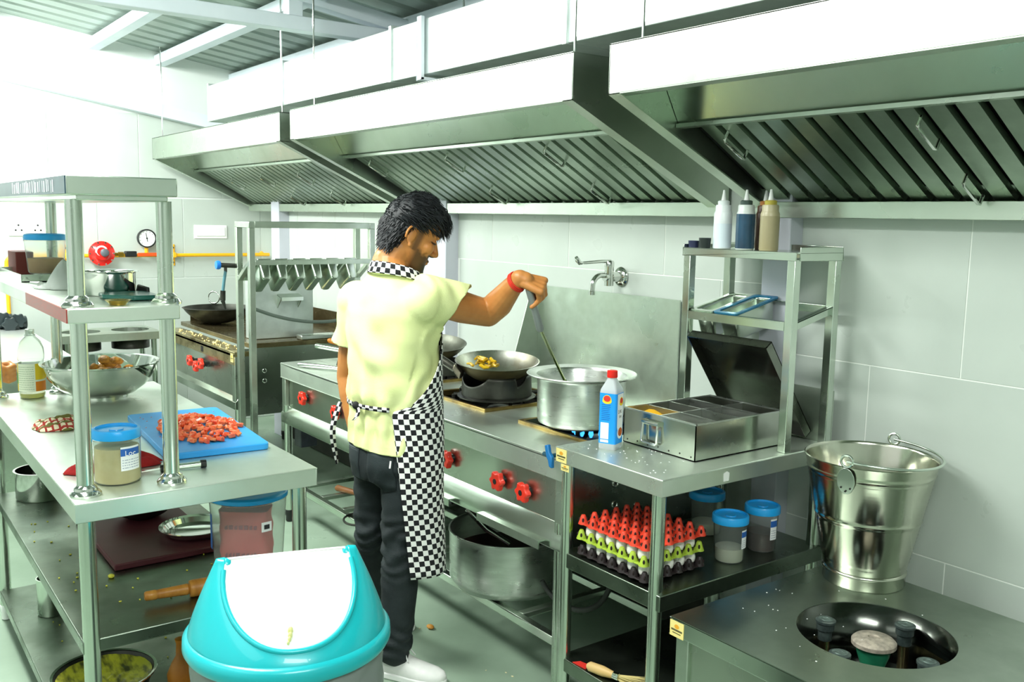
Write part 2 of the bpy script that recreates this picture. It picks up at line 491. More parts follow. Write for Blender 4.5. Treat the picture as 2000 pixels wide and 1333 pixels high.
def sticker(parent, p, u, v, n_, w_, h_):
    """small yellow maker's plate: u right, v up, n_ out of the surface"""
    p, u, v, n_ = Vector(p), Vector(u), Vector(v), Vector(n_) * 0.0008
    def q(a, b, c, d, e):
        return [p + u * a + v * b + n_ * e, p + u * c + v * b + n_ * e, p + u * c + v * d + n_ * e, p + u * a + v * d + n_ * e]
    pl = obj('maker_plate', MB().prism(q(0, 0, w_, h_, 0), n_), stick_y, parent, smooth=False)
    s_ = MB()
    s_.prism(q(w_ * .1, h_ * .38, w_ * .9, h_ * .5, 1.0), n_ * 0.4)
    s_.prism(q(w_ * .2, h_ * .22, w_ * .8, h_ * .28, 1.0), n_ * 0.4)
    obj('print', s_, stick_k, pl, smooth=False)
    obj('print', MB().prism([p + u * (w_ * .5 + w_ * .17 * math.cos(a)) + v * (h_ * .68 + h_ * .14 * math.sin(a)) + n_ for a in [i * PI / 8 for i in range(16)]], n_ * 0.4), stick_o, pl, smooth=False)
stick_y = mat('plate_yellow', 'E9D98A', 0.4)
stick_k = mat('plate_dark_print', '5A5636', 0.5)
stick_o = mat('plate_orange_print', 'E0A030', 0.5)
sticker(side, (-2.288, 1.8675, 0.862), (1, 0, 0), (0, 0, 1), (0, -1, 0), 0.052, 0.044)
sticker(side, (-2.262, 1.8675, 0.837), (1, 0, 0), (0, 0, 1), (0, -1, 0), 0.04, 0.022)
obj('paper_tag', MB().prism([(-1.8095, 2.125, 0.868), (-1.8095, 2.148, 0.868), (-1.8095, 2.15, 0.892), (-1.8095, 2.138, 0.898), (-1.8095, 2.124, 0.893)], (0.0008, 0, 0)), whitep, side, smooth=False)

# two-tier rack standing on the prep table
ov = thing('over_shelf', 'two-tier stainless over-shelf with round posts, standing on the long prep table', 'shelf', (-3.3, 0.6, ZTAB))
X0, X1 = -4.1, -2.482
obj('shelf', MB().box(X0, X1, 0.467, 0.74, 1.361, 1.399), steel_top, ov, bevel=0.003)
obj('shelf', MB().box(X0, X1, 0.476, 0.742, 1.678, 1.7255).box(X0 + .01, X1 - .01, 0.5, 0.72, 1.665, 1.68), steel, ov, bevel=0.003)
film = mat('red_film', '9E2E27', 0.35, 0, '8A4038', 40, (1, 1, 8))
obj('edge_strip', MB().box(-3.06, X1 - 0.002, 0.4645, 0.4675, 1.363, 1.397), film, ov, smooth=False, label='torn red protective film on the shelf edge')
obj('edge_strip', MB().box(-4.0, X1 - .002, .4738, .4764, 1.68, 1.7235), mat('dark_blue_reflection', '24404E', .3, 0, '31525E', 8), ov, smooth=False, label='dark blue film strip standing in for a dark reflection on the edge of the upper shelf')  # dark reflection in the steel edge, put in as a coloured strip
filmw = mat('white_film', 'E6ECEC', 0.4)
fb = MB()
random.seed(3)
for i in range(22):
    xx = -2.62 - 0.03 * i + random.uniform(-.008, .008)
    fb.box(xx - random.uniform(.002, .012), xx, 0.4728, 0.4742, 1.684 + random.uniform(0, .004), 1.72 - random.uniform(0, .006))
obj('film_remains', fb, filmw, ov, smooth=False, kind='stuff', label='torn strips of white protective film')
for px, py in ((-2.527, 0.5), (-2.527, 0.718), (-4.05, 0.5), (-4.05, 0.718)):
    for z0, z1 in ((ZTAB, 1.362), (1.399, 1.667)):
        po = obj('post', MB().cyl((px, py, z0), (px, py, z1), 0.0205, n=28), steel, ov)
        obj('post_flange', MB().lathe([(0.0, 0), (0.038, 0), (0.039, 0.006), (0.033, 0.013), (0.029, 0.015), (0.028, 0.022), (0.022, 0.027), (0.02, 0.03)], (px, py, z0), 28), chrome, po)

# ---------------------------------------------------------------- the cooking ranges
panel_m = mat('range_panel', 'C6CDC2', 0.28, 1, 'B7BEB2', 3, (1, 1, 1), 0.08, 0.05, 2.5)
side_m = mat('range_side', 'A9B2A7', 0.27, 1, 'B4BCB1', 3, (1, 1, 1), 0.08, 0.05, 3)
def knob(parent, x, y, z, r=0.031):
    m = MB()
    n = 36
    pr = []
    for i in range(n):
        a = 2 * PI * i / n
        rr = r * (1 + 0.13 * math.cos(6 * a))
        pr.append((rr * math.cos(a), rr * math.sin(a)))
    m.prism([(x + a, y, z + b) for a, b in pr], (0, 0.022, 0))
    k = obj('knob', m, redp, parent, bevel=0.005, label='red star-shaped gas knob')
    obj('knob_stem', MB().cyl((x, y + 0.02, z), (x, 1.806 if y > 1.7 else y + 0.06, z), 0.01, n=12).cyl((x, y + 0.022, z), (x, y + 0.034, z), 0.018, n=18), blackp, k)
    obj('knob_mark', MB().cyl((x, y - 0.0012, z), (x, y + 0.002, z), r * 0.3, n=16), blackp, k)
def hole_row(parent, xs, pts, nm='vent_hole'):
    for y, z in pts:
        obj(nm, MB().lathe([(0.0, 0.0005), (0.008, 0.001), (0.0095, 0.0035), (0.011, 0.004), (0.0125, 0.002), (0.013, 0)], (xs, y, z), 16, Matrix.Rotation(PI / 2, 3, 'Y')), chrome, parent)
KS = 1.0683
F0 = 0.105
SX0, SX1, SY0, SY1 = -4.352, -2.144, 1.777, 2.53
SXR = -2.144
st = thing('gas_range', 'long three-burner stainless gas range in the middle of the wall, man cooking at it', 'stove', (-3.3, 2.2, 0))
# worktop built as strips around three burner wells
wells = [(-3.88, -3.46), (-3.26, -2.84), (-2.63, -2.21)]
WY0, WY1 = 1.965, 2.40
tp = MB()
tp.box(SX0, SX1, SY0, WY0, ZTAB - 0.012, ZTAB).box(SX0, SX1, WY1, SY1, ZTAB - 0.012, ZTAB)
xs = SX0
for a, b in wells + [(SX1, None)]:
    tp.box(xs, a, WY0, WY1, ZTAB - 0.012, ZTAB)
    xs = b
tp.box(SX0, SX1, SY0, SY0 + 0.004, 0.838, ZTAB - 0.006)
tp.box(SX0, SX0 + 0.004, SY0, SY1, 0.838, ZTAB - 0.006)
obj('worktop', tp, steel_top, st, bevel=0.002)
for a, b in wells:
    obj('well', MB().box(a - 0.01, b + 0.01, WY0 - 0.01, WY1 + 0.01, ZTAB - 0.09, ZTAB - 0.08).box(a - .01, a - .002, WY0, WY1, ZTAB - .08, ZTAB - .012).box(b + .002, b + .01, WY0, WY1, ZTAB - .08, ZTAB - .012)
        .box(a, b, WY0 - .01, WY0 - .002, ZTAB - .08, ZTAB - .012).box(a, b, WY1 + .002, WY1 + .01, ZTAB - .08, ZTAB - .012), dark_iron, st, smooth=False)
    e = MB()
    t_ = 0.013
    e.box(a, b, WY0, WY0 + t_, ZTAB - 0.012, ZTAB + 0.012).box(a, b, WY1 - t_, WY1, ZTAB - 0.012, ZTAB + 0.012)
    e.box(a, a + t_, WY0 + t_, WY1 - t_, ZTAB - 0.012, ZTAB + 0.012).box(b - t_, b, WY0 + t_, WY1 - t_, ZTAB - 0.012, ZTAB + 0.012)
    obj('grate_frame', e, brass_edge, st, bevel=0.002)
    cx, cy = (a + b) / 2, (WY0 + WY1) / 2
    g = MB()
    for k in range(8):
        an = PI / 8 + k * PI / 4
        p0 = (cx + 0.07 * math.cos(an), cy + 0.07 * math.sin(an), ZTAB + 0.02)
        p1 = (cx + 0.19 * math.cos(an), cy + 0.19 * math.sin(an), ZTAB + 0.02)
        g.cyl(p0, p1, 0.008, n=8)
        g.cyl((p1[0], p1[1], ZTAB - 0.08), p1, 0.008, n=8)
    obj('pan_support', g, dark_iron, st)
    obj('burner', MB().lathe([(0, 0), (0.06, 0), (0.06, 0.03), (0.045, 0.045), (0.0, 0.05)], (cx, cy, ZTAB - 0.08), 28), dark_iron, st)
obj('front_panel', MB().box(SX0 + 0.05, SXR - 0.02, 1.803, 1.808, 0.69, 0.84), panel_m, st, smooth=False)
obj('lower_channel', MB().prism([(SX0, 1.777, 0.612), (SX0, 1.777, 0.66), (SX0, 1.803, 0.694), (SX0, 1.82, 0.694), (SX0, 1.82, 0.612)], (SXR - SX0, 0, 0)), steel, st, bevel=0.002)
for xx in (SX0, SXR - 0.045):
    obj('front_post', MB().box(xx + 0.004, xx + 0.044, 1.782, 1.822, F0 if xx > -3 else 0.612, 0.838), steel_dull, st, bevel=0.003)
for xx in (SX0 + 0.035, SXR - 0.025):
    for yy in (1.80, 2.5):
        o = obj('leg', MB().cyl((xx, yy, F0 + 0.04), (xx, yy, 0.7), 0.02, n=20), steel, st)
        obj('foot', foot_mb(xx, yy, 0.02, F0), blackp, o)
obj('side_panel', MB().box(SXR - 0.01, SXR - 0.004, 1.82, 2.52, 0.60, 0.9), side_m, st, smooth=False)
obj('side_panel', MB().box(SX0 + 0.006, SX0 + 0.012, 1.82, 2.52, 0.60, 0.9), side_m, st, smooth=False)
hole_row(st, SXR - 0.004, [(2.0, 0.80), (2.0, 0.73), (2.1, 0.83), (2.2, 0.77), (2.1, 0.71), (2.2, 0.85)])
shade_steel = mat('shade_dark_steel', '2E312C', .45, .6, '3C3F38', 6)  # near-black colour stands in for the shade under the ranges
obj('back_panel', MB().box(SX0 + 0.02, SXR - 0.02, 2.52, 2.526, F0 + .01, 0.9), shade_steel, st, smooth=False)
rl = [MB().box(SX0 + 0.03, SXR - 0.03, 1.785, 1.815, 0.29, 0.32), MB().box(SX0 + 0.03, SXR - 0.03, 2.48, 2.51, 0.29, 0.32), MB().box(SX0 + .03, SXR - .03, 2.2, 2.23, 0.285, 0.315)]
for m_ in rl:
    obj('under_rail', m_, steel, st, bevel=0.004)
for i in range(9):
    xx = SX0 + 0.14 + i * 0.225
    obj('under_slat', MB().box(xx, xx + 0.03, 1.815, 2.48, 0.298, 0.318), steel_dull, st, bevel=0.003)
for kx, kz in ((-4.105, 0.771), (-2.819, 0.76), (-2.497, 0.756), (-2.352, 0.753)):
    knob(st, kx, 1.772, kz)
for kx in (-3.75, -3.45):
    knob(st, kx, 1.772, 0.766)
for xa, ln_ in ((-2.57, .345), (-3.2, .45)):
    obj('drip_tray', MB().prism([(xa, 1.75, 0.632), (xa, 1.75, 0.605), (xa, 1.755, 0.605), (xa, 1.755, 0.628), (xa, 2.1, 0.628), (xa, 2.1, 0.632)], (ln_, 0, 0)), steel_dull, st, smooth=False)
obj('backsplash', MB().box(-3.29, -2.40, 2.528, 2.534, 0.9, 1.35), steel_dull, st, smooth=False)
obj('splash_wing', MB().prism([(-3.25, 2.528, 1.349), (-3.25, 2.49, 1.349), (-3.25, 2.36, 0.912), (-3.25, 2.528, 0.912)], (0.004, 0, 0)), steel_dull, st, smooth=False)
# flame under the big pot
flame_m = mat('gas_flame', '3FA8FF', 0.5, emit=2.5)
fl = MB()
for i in range(14):
    a = 2 * PI * i / 14
    c_ = (-2.4 + 0.075 * math.cos(a), 2.13 + 0.075 * math.sin(a), ZTAB - 0.012)
    fl.lathe([(0.004, 0), (0.009, 0.012), (0.006, 0.028), (0.0, 0.045)], c_, 8)
obj('gas_flame', fl, flame_m, st, kind='stuff')

# griddle range further left
gr = thing('griddle_range', 'stainless griddle range at the far left of the line with a greasy brown plate top', 'stove', (-5.4, 2.2, 0))
GX0, GX1, GY0 = -6.0, -4.785, 1.70
GYB = 2.5
obj('griddle_plate', MB().box(GX0, GX1 - 0.0, 1.79, GYB, 0.925, 0.951), greasy, gr, bevel=0.003)
obj('front_ledge', MB().box(GX0, GX1, GY0, 1.79, 0.885, 0.912).box(GX0, GX1, GY0, GY0 + 0.004, 0.84, 0.9), mat('greasy_ledge', '9A8A5C', 0.3, 0.9, 'B9AE85', 14, rvar=.1), gr, bevel=0.003)
cr = MB()
random.seed(5)
for i in range(60):
    x_ = random.uniform(-5.9, -4.85)
    cr.ell((x_, random.uniform(1.71, 1.785), 0.914), random.uniform(.004, .012), random.uniform(.003, .008), random.uniform(.002, .005), 6, 4)
obj('crumbs', cr, mat('batter_crumbs', 'D8C98A', 0.6), gr, kind='stuff')
obj('splash_guard', MB().box(GX0, GX1, GYB, GYB + .006, 0.95, 1.05).box(GX0, GX0 + 0.005, 1.85, GYB, 0.95, 1.04), greasy, gr, smooth=False)
obj('front_panel', MB().box(GX0 + 0.05, GX1 - 0.05, GY0 + 0.02, GY0 + 0.025, 0.66, 0.86), panel_m, gr, smooth=False)
obj('lower_channel', MB().prism([(GX0, GY0, 0.6), (GX0, GY0, 0.64), (GX0, GY0 + .025, 0.668), (GX0, GY0 + .05, 0.668), (GX0, GY0 + .05, 0.6)], (GX1 - GX0, 0, 0)), steel, gr, bevel=0.002)
for xx in (GX0, GX1 - 0.05):
    obj('front_post', MB().box(xx + 0.002, xx + 0.048, GY0 + 0.002, GY0 + 0.045, 0.6, 0.89), steel_dull, gr, bevel=0.003)
obj('side_panel', MB().box(GX1 - 0.008, GX1 - 0.003, GY0 + 0.04, GYB, 0.56, 0.925), side_m, gr, smooth=False)
obj('back_panel', MB().box(GX0, GX1, 2.5, 2.506, F0 + .01, .92), shade_steel, gr, smooth=False)  # dark sheet put in for the shade under the griddle
obj('dark_slot', MB().box(-5.33, -5.29, GY0 - 0.001, GY0 + 0.003, 0.85, 0.883), dark, gr, smooth=False)
hole_row(gr, GX1 - 0.003, [(1.865, 0.80), (1.865, 0.745), (2.02, 0.82), (2.02, 0.71)])
for xx in (GX0 + 0.03, GX1 - 0.03):
    for yy in (GY0 + 0.03, 2.46):
        o = obj('leg', MB().cyl((xx, yy, F0 + 0.04), (xx, yy, 0.61), 0.02, n=16), steel, gr)
        obj('foot', foot_mb(xx, yy, 0.02, F0), blackp, o)
sticker(gr, (-4.84, GY0 - 0.0005, 0.855), (1, 0, 0), (0, 0, 1), (0, -1, 0), 0.04, 0.045)
for kx, kz in ((-5.42, 0.787), (-5.31, 0.768), (-5.22, 0.795)):
    knob(gr, kx, GY0 - 0.05, kz, 0.03)
obj('gas_bar', MB().cyl((-5.45, GY0 - 0.012, 0.785), (-5.2, GY0 - 0.012, 0.785), 0.007, n=10), blackp, gr)
# steel fryer cabinet standing on the griddle end
fc = thing('fryer_cabinet', 'plain steel cabinet with a hooded bracket, standing on the right end of the griddle', 'cabinet', (-5.1, 2.05, 0.951))
obj('body', MB().box(-5.03, -4.93, 1.855, 2.215, 0.952, 1.30), mat('cabinet_steel', 'DCE3E0', 0.38, 0.8, 'C9D1CE', 12, rvar=.1, bump=.05), fc, bevel=0.004)
obj('hooded_bracket', MB().prism([(-4.93, 2.0, 1.2), (-4.86, 2.0, 1.185), (-4.86, 2.0, 1.165), (-4.87, 2.0, 1.165), (-4.875, 2.0, 1.18), (-4.93, 2.0, 1.192)], (0, 0.125, 0))
    .prism([(-4.93, 2.0, 1.195), (-4.87, 2.0, 1.18), (-4.93, 2.0, 1.12)], (0, 0.004, 0)).prism([(-4.93, 2.121, 1.195), (-4.87, 2.121, 1.18), (-4.93, 2.121, 1.12)], (0, 0.004, 0)), steel, fc, smooth=False)
ln = tag(obj('steel_bar', MB().box(-4.86, -4.79, 2.08, 2.30, 0.9515, 0.978), alu, bevel=0.006, origin=(-4.82, 2.19, 0.951)), 'thick flat steel bar lying on the edge of the griddle beside the cabinet', 'bar')

# frame with a tilted shelf of pans in the gap between the two ranges
pr_ = thing('pan_frame', 'tall square-tube steel frame with a tilted row of small pans, between the two ranges', 'rack', (-4.56, 2.0, 0))
q = 0.015
for xx, yy in ((-4.645, 1.685), (-4.475, 1.685), (-4.645, 2.345), (-4.475, 2.345)):
    obj('post', MB().box(xx - q, xx + q, yy - q, yy + q, F0, 1.5695), steel_dull, pr_, bevel=0.002)
for m_ in (MB().box(-4.66, -4.46, 1.67, 1.70, 1.57, 1.60), MB().box(-4.66, -4.46, 2.33, 2.36, 1.57, 1.60), MB().box(-4.49, -4.46, 1.70, 2.33, 1.57, 1.601), MB().box(-4.66, -4.63, 1.70, 2.33, 1.57, 1.601),
           MB().box(-4.49, -4.46, 1.70, 2.33, 1.386, 1.412), MB().box(-4.66, -4.63, 1.70, 2.33, 1.30, 1.326)):
    obj('rail', m_, steel_dull, pr_, bevel=0.002)
for yy in (1.673, 2.335):
    obj('slope_rail', MB().hexa([(-4.63, yy, 1.30), (-4.49, yy, 1.386), (-4.49, yy + .024, 1.386), (-4.63, yy + .024, 1.30), (-4.63, yy, 1.326), (-4.49, yy, 1.412), (-4.49, yy + .024, 1.412), (-4.63, yy + .024, 1.326)]), steel_dull, pr_, bevel=0.002)
obj('brace', MB().box(-4.66, -4.46, 1.67, 1.70, 0.3, 0.33).box(-4.66, -4.46, 2.33, 2.36, 0.3, 0.33), steel_dull, pr_, bevel=0.002)
def gn_pan(name, label, group, base, ex, ey, ez, L, Wd, H, lipm=steel, bodym=steel):
    """open gastronorm pan: local axes ex (length), ey (width), ez (up); base = rim corner"""
    B, ex, ey, ez = Vector(base), Vector(ex).normalized(), Vector(ey).normalized(), Vector(ez).normalized()
    t = thing(name, label, 'pan', B + ex * L / 2 + ey * Wd / 2, group)
    def ring(inset, z, k=6, rad=0.012):
        pts = []
        a0, a1, b0, b1 = inset, L - inset, inset, Wd - inset
        for (cx, cy, s0) in ((a1 - rad, b1 - rad, 0), (a0 + rad, b1 - rad, PI / 2), (a0 + rad, b0 + rad, PI), (a1 - rad, b0 + rad, 1.5 * PI)):
            for i in range(k + 1):
                an = s0 + i / k * PI / 2
                pts.append(B + ex * (cx + rad * math.cos(an)) + ey * (cy + rad * math.sin(an)) + ez * z)
        return pts
    def loft(rings, cap):
        m = MB()
        n = len(rings[0])
        for r_ in rings:
            m.v += [tuple(p) for p in r_]
        for i in range(len(rings) - 1):
            for j in range(n):
                m.f.append((i * n + j, i * n + (j + 1) % n, (i + 1) * n + (j + 1) % n, (i + 1) * n + j))
        if cap:
            m.f.append(tuple((len(rings) - 1) * n + j for j in range(n)))
        return m
    obj('body', loft([ring(0.012, 0, 6, .01), ring(0.0135, -0.012, 6, .01), ring(0.018, -H + 0.008, 6, .011), ring(0.025, -H, 6, .009)], True), bodym, t, solid=0.0012)
    obj('rim', loft([ring(0.0, -0.006), ring(0.0, 0.001), ring(0.0125, 0.001, 6, .016), ring(0.0135, -0.004, 6, .016)], False), lipm, t, solid=0.001)
    return t
tilt = Vector((-0.14, 0, -0.086)).normalized()
for i, yy in enumerate((1.71, 1.798, 1.893, 1.985, 2.075, 2.178)):
    gn_pan('gastronorm_pan', ['first', 'second', 'third', 'fourth', 'fifth', 'last'][i] + ' small steel pan from the left, hanging in the tilted rack between the ranges', 'small pans in the tilted rack',
           (-4.462, yy + 0.078, 1.417), tilt, (0, -1, 0), (tilt.z, 0, -tilt.x), 0.185, 0.082, 0.1)
# blue-handled spray tap and hose on the frame
sp = thing('spray_tap', 'small tap with a blue handle and spray nozzle, fixed to the pan frame', 'tap', (-4.66, 1.66, 1.38))
bluep = mat('blue_plastic', '1E78D8', 0.4)
obj('body', MB().cyl((-4.655, 1.6715, 1.375), (-4.66, 1.59, 1.38), 0.012, n=14).cyl((-4.66, 1.62, 1.38), (-4.66, 1.62, 1.345), 0.008, n=12), dark_iron, sp)
obj('handle', MB().lathe([(0.0, 0), (0.02, 0), (0.023, .008), (0.02, .02), (0, .022)], (-4.66, 1.592, 1.38), 16, Matrix.Rotation(PI / 2, 3, 'X')), bluep, sp, label='blue handle')
obj('hose_tail', MB().tube([(-4.66, 1.62, 1.35), (-4.662, 1.612, 1.3), (-4.664, 1.606, 1.25)], 0.008, 10), mat('hose_blue_grey', '4D7C86', 0.5), sp)
obj('nozzle', MB().cyl((-4.664, 1.606, 1.25), (-4.665, 1.604, 1.2), 0.013, 0.014, n=14).cyl((-4.665, 1.604, 1.2), (-4.655, 1.615, 1.155), 0.011, 0.004, n=12), dark_iron, sp)
hs = []
for i in range(25):
    f = i / 24
    hs.append((-4.62 + 0.02 * math.sin(f * 3), 1.74 + 0.9 * f, 1.16 - 0.36 * f * (1 - f) * 1.3 + 0.06 * f))
tag(obj('rubber_hose', MB().tube(hs, 0.009, 10), mat('hose_rubber', '5F6B63', 0.35), origin=(-4.6, 2.1, 1.1)), 'grey rubber gas hose sagging behind the pan frame', 'hose')

KS = 1.0
# ---------------------------------------------------------------- far left: counter, two-hole stand, gas pipework
ct = thing('counter', 'pale steel counter in the far left corner under the yellow gas pipe', 'counter', (-6.2, 0.2, 0))
obj('worktop', MB().box(XF + 0.01, -5.38, -1.0, 1.05, 0.80, 0.85), mat('bright_steel', 'E3E8E4', 0.35, 0.8, 'D5DBD6', 3), ct, bevel=0.004)
obj('front_panel', MB().box(-5.42, -5.4, -1.0, 1.03, 0.15, 0.8).box(-7.1, -5.42, 1.01, 1.03, 0.15, 0.8), steel_dull, ct, smooth=False)
for yy in (-0.95, 1.0):
    for xx in (-5.44, -7.1):
        obj('leg', MB().cyl((xx, yy, 0), (xx, yy, 0.8), 0.02, n=14), steel, ct)
ts = thing('two_hole_stand', 'low steel stand with two round openings in its top, in front of the left wall', 'stand', (-6.55, 1.5, 0))
def plate_with_holes(x0, x1, y0, y1, z0, z1, holes, n=32):
    bm_ = bmesh.new()
    m = MB()
    ys = [y0] + [(a[1] + b[1]) / 2 for a, b in zip(holes, holes[1:])] + [y1]
    for (hx, hy, r), ya, yb in zip(holes, ys, ys[1:]):
        outer, inner = [], []
        for i in range(n):
            a = 2 * PI * i / n + PI / n
            c_, s_ = math.cos(a), math.sin(a)
            tx = ((x1 - hx) if c_ > 0 else (x0 - hx)) / c_ if abs(c_) > 1e-9 else 1e9
            ty = ((yb - hy) if s_ > 0 else (ya - hy)) / s_ if abs(s_) > 1e-9 else 1e9
            t = min(tx, ty)
            outer.append((hx + c_ * t, hy + s_ * t))
            inner.append((hx + c_ * r, hy + s_ * r))
        # snap the nearest outer points to the corners
        for cxy in ((x0, ya), (x1, ya), (x0, yb), (x1, yb)):
            j = min(range(n), key=lambda k: (outer[k][0] - cxy[0]) ** 2 + (outer[k][1] - cxy[1]) ** 2)
            outer[j] = cxy
        b = len(m.v)
        for z in (z0, z1):
            m.v += [(p[0], p[1], z) for p in outer] + [(p[0], p[1], z) for p in inner]
        for i in range(n):
            j = (i + 1) % n
            m.f.append((b + i, b + j, b + n + j, b + n + i))
            m.f.append((b + 2 * n + i, b + 3 * n + i, b + 3 * n + j, b + 2 * n + j))
            m.f.append((b + n + i, b + n + j, b + 3 * n + j, b + 3 * n + i))
            m.f.append((b + i, b + 2 * n + i, b + 2 * n + j, b + j))
    bm_.free()
    return m
obj('top_plate', plate_with_holes(-6.74, -6.36, 1.16, 1.77, 0.8, 0.85, [(-6.56, 1.31, 0.12), (-6.56, 1.62, 0.12)]), steel_dull, ts, smooth=False)
for xx in (-6.7, -6.4):
    for yy in (1.2, 1.73):
        obj('leg', MB().cyl((xx, yy, 0), (xx, yy, 0.8), 0.018, n=14), steel, ts)
for yy in (1.31, 1.62):
    obj('burner_ring', MB().lathe([(0.12, 0), (0.12, -0.08), (0.0, -0.08)], (-6.56, yy, 0.81), 28, None, False), dark_iron, ts, solid=0.002)
gp = thing('gas_pipe', 'yellow gas pipe along the left wall with clamps and a bend down', 'pipe', (XF, 1.8, 1.33))
px_ = XF + 0.05
path = [(px_, 2.84, 1.318), (px_, 1.03, 1.322)] + arc((px_, 1.03, 1.272), 0.05, PI / 2, PI, 6, (0, 1, 0), (0, 0, 1))[1:] + [(px_, 0.98, 0.9)]
obj('pipe', MB().tube(path, 0.0135, 14), yellow_pipe, gp)
for yy, zz, vert_ in ((1.10, 1.322, 0), (0.98, 1.235, 1)):
    obj('coupling', MB().cyl((px_, yy - (0 if vert_ else .02), zz - (.02 if vert_ else 0)), (px_, yy + (0 if vert_ else .02), zz + (.02 if vert_ else 0)), 0.018, n=16), yellow_pipe, gp)
for yy in (1.36, 2.1):
    cl = obj('pipe_clamp', MB().box(XF + 0.006, XF + 0.012, yy - 0.016, yy + 0.016, 1.24, 1.40).box(XF + 0.01, px_ + 0.018, yy - 0.012, yy + 0.012, 1.302, 1.34), yellow_pipe, gp, bevel=0.003)
    obj('bolt', MB().cyl((XF + .012, yy, 1.265), (XF + .018, yy, 1.265), 0.008, n=8).cyl((XF + .012, yy, 1.375), (XF + .018, yy, 1.375), 0.008, n=8), dark_iron, cl)
obj('wall_stub', MB().cyl((px_, 2.79, 1.318), (XF + .012, 2.79, 1.33), 0.015, n=14), yellow_pipe, gp)
rg = thing('gas_regulator', 'red round gas regulator mounted in the yellow pipe line', 'regulator', (px_, 1.58, 1.335))
rx = Matrix.Rotation(PI / 2, 3, 'Y')
obj('body', MB().lathe([(0, -0.03), (0.05, -0.03), (0.06, -0.01), (0.088, -0.008), (0.088, 0.01), (0.06, 0.014), (0.045, 0.03), (0, 0.034)], (px_ + 0.04, 1.58, 1.338), 36, rx), mat('red_enamel', 'D8231D', 0.25, coat=0.5), rg)
obj('cap', MB().lathe([(0.028, 0), (0.028, 0.02), (0.02, 0.026), (0, 0.026)], (px_ + 0.07, 1.592, 1.345), 20, rx), mat('grey_cap', '5B6066', 0.4), rg)
obj('label', MB().lathe([(0.032, 0), (0.043, -0.004)], (px_ + 0.072, 1.575, 1.352), 24, rx, False), whitep, rg)
for i in range(10):
    a = 2 * PI * i / 10
    obj('bolt', MB().cyl((px_ + .04, 1.58 + .08 * math.cos(a), 1.338 + .08 * math.sin(a)), (px_ + .056, 1.58 + .08 * math.cos(a), 1.338 + .08 * math.sin(a)), 0.006, n=8), chrome, rg)
obj('outlet', MB().cyl((px_ + .01, 1.66, 1.33), (px_ + .01, 1.71, 1.33), 0.014, 0.01, n=12).cyl((px_ + .01, 1.70, 1.33), (px_ + .01, 1.735, 1.33), 0.018, n=6), mat('brass', 'B8923A', 0.3, 1), rg)
vl = thing('ball_valve', 'black ball valve with an orange lever on the yellow pipe', 'valve', (px_, 1.8, 1.33))
obj('body', MB().box(px_ - .02, px_ + .03, 1.745, 1.825, 1.31, 1.352), blackp, vl, bevel=0.006)
obj('lever', MB().box(px_ + .02, px_ + .032, 1.83, 1.98, 1.314, 1.34), mat('orange_lever', 'F0521C', 0.4), vl, bevel=0.004)
pg = thing('pressure_gauge', 'round white pressure gauge with black rim on the yellow pipe', 'gauge', (px_, 1.9, 1.35))
obj('stem', MB().cyl((px_, 1.9, 1.33), (px_, 1.9, 1.40), 0.014, n=12), yellow_pipe, pg)
gq = Matrix.Rotation(PI / 2, 3, 'Y')
obj('case', MB().lathe([(0, -0.015), (0.066, -0.015), (0.068, 0.018), (0.06, 0.02), (0.058, 0.012)], (px_ + 0.01, 1.9, 1.445), 40, gq, False), blackp, pg)
dl = obj('dial', MB().lathe([(0, 0.012), (0.058, 0.012)], (px_ + 0.01, 1.9, 1.445), 40, gq), whitep, pg)
tk = MB()
for i in range(11):
    a = -0.75 * PI - PI / 2 + i / 10 * 1.5 * PI + PI
    a = PI * 1.25 - i / 10 * 1.5 * PI
    p0 = Vector((px_ + .0235, 1.9 + .044 * math.cos(a), 1.445 + .044 * math.sin(a)))
    p1 = Vector((px_ + .0235, 1.9 + .054 * math.cos(a), 1.445 + .054 * math.sin(a)))
    tk.cyl(p0, p1, 0.0012, n=4)
obj('dial_marks', tk, blackp, dl, kind='stuff')
obj('needle', MB().cyl((px_ + .024, 1.903, 1.42), (px_ + .024, 1.893, 1.485), 0.002, n=6).cyl((px_ + .022, 1.9, 1.445), (px_ + .026, 1.9, 1.445), 0.006, n=12), blackp, dl)
sk = thing('socket_plate', 'white double power socket plate on the left wall', 'socket', (XF, 1.1, 1.5))
obj('plate', MB().box(XF + .004, XF + 0.014, 1.005, 1.25, 1.458, 1.56), whitep, sk, bevel=0.004)
for yy in (1.07, 1.19):
    for dy, dz in ((0, .022), (-.018, -.012), (.018, -.012)):
        obj('pin_hole', MB().cyl((XF + .0135, yy + dy, 1.51 + dz), (XF + .0148, yy + dy, 1.51 + dz), 0.0065, n=12), blackp, sk)
obj('switch', MB().box(XF + .013, XF + .02, 1.105, 1.15, 1.474, 1.482), mat('switch_grey', 'D5D8D6', .4), sk, bevel=.001)
sw = thing('switch_plate', 'blank white switch plate on the left wall beside the hood', 'switch', (XF, 2.35, 1.5))
obj('plate', MB().box(XF + .004, XF + 0.012, 2.264, 2.518, 1.443, 1.545), whitep, sw, bevel=0.003)
obj('cover', MB().box(XF + .012, XF + 0.017, 2.28, 2.502, 1.46, 1.53), mat('cover_white', 'E7EAE8', .35), sw, bevel=0.003)
vb = thing('valve_cluster', 'cluster of black gas valves at the foot of the yellow pipe', 'valve', (px_, 0.95, 0.85))
vm = mat('valve_black', '1F2A2C', .35, coat=.3)
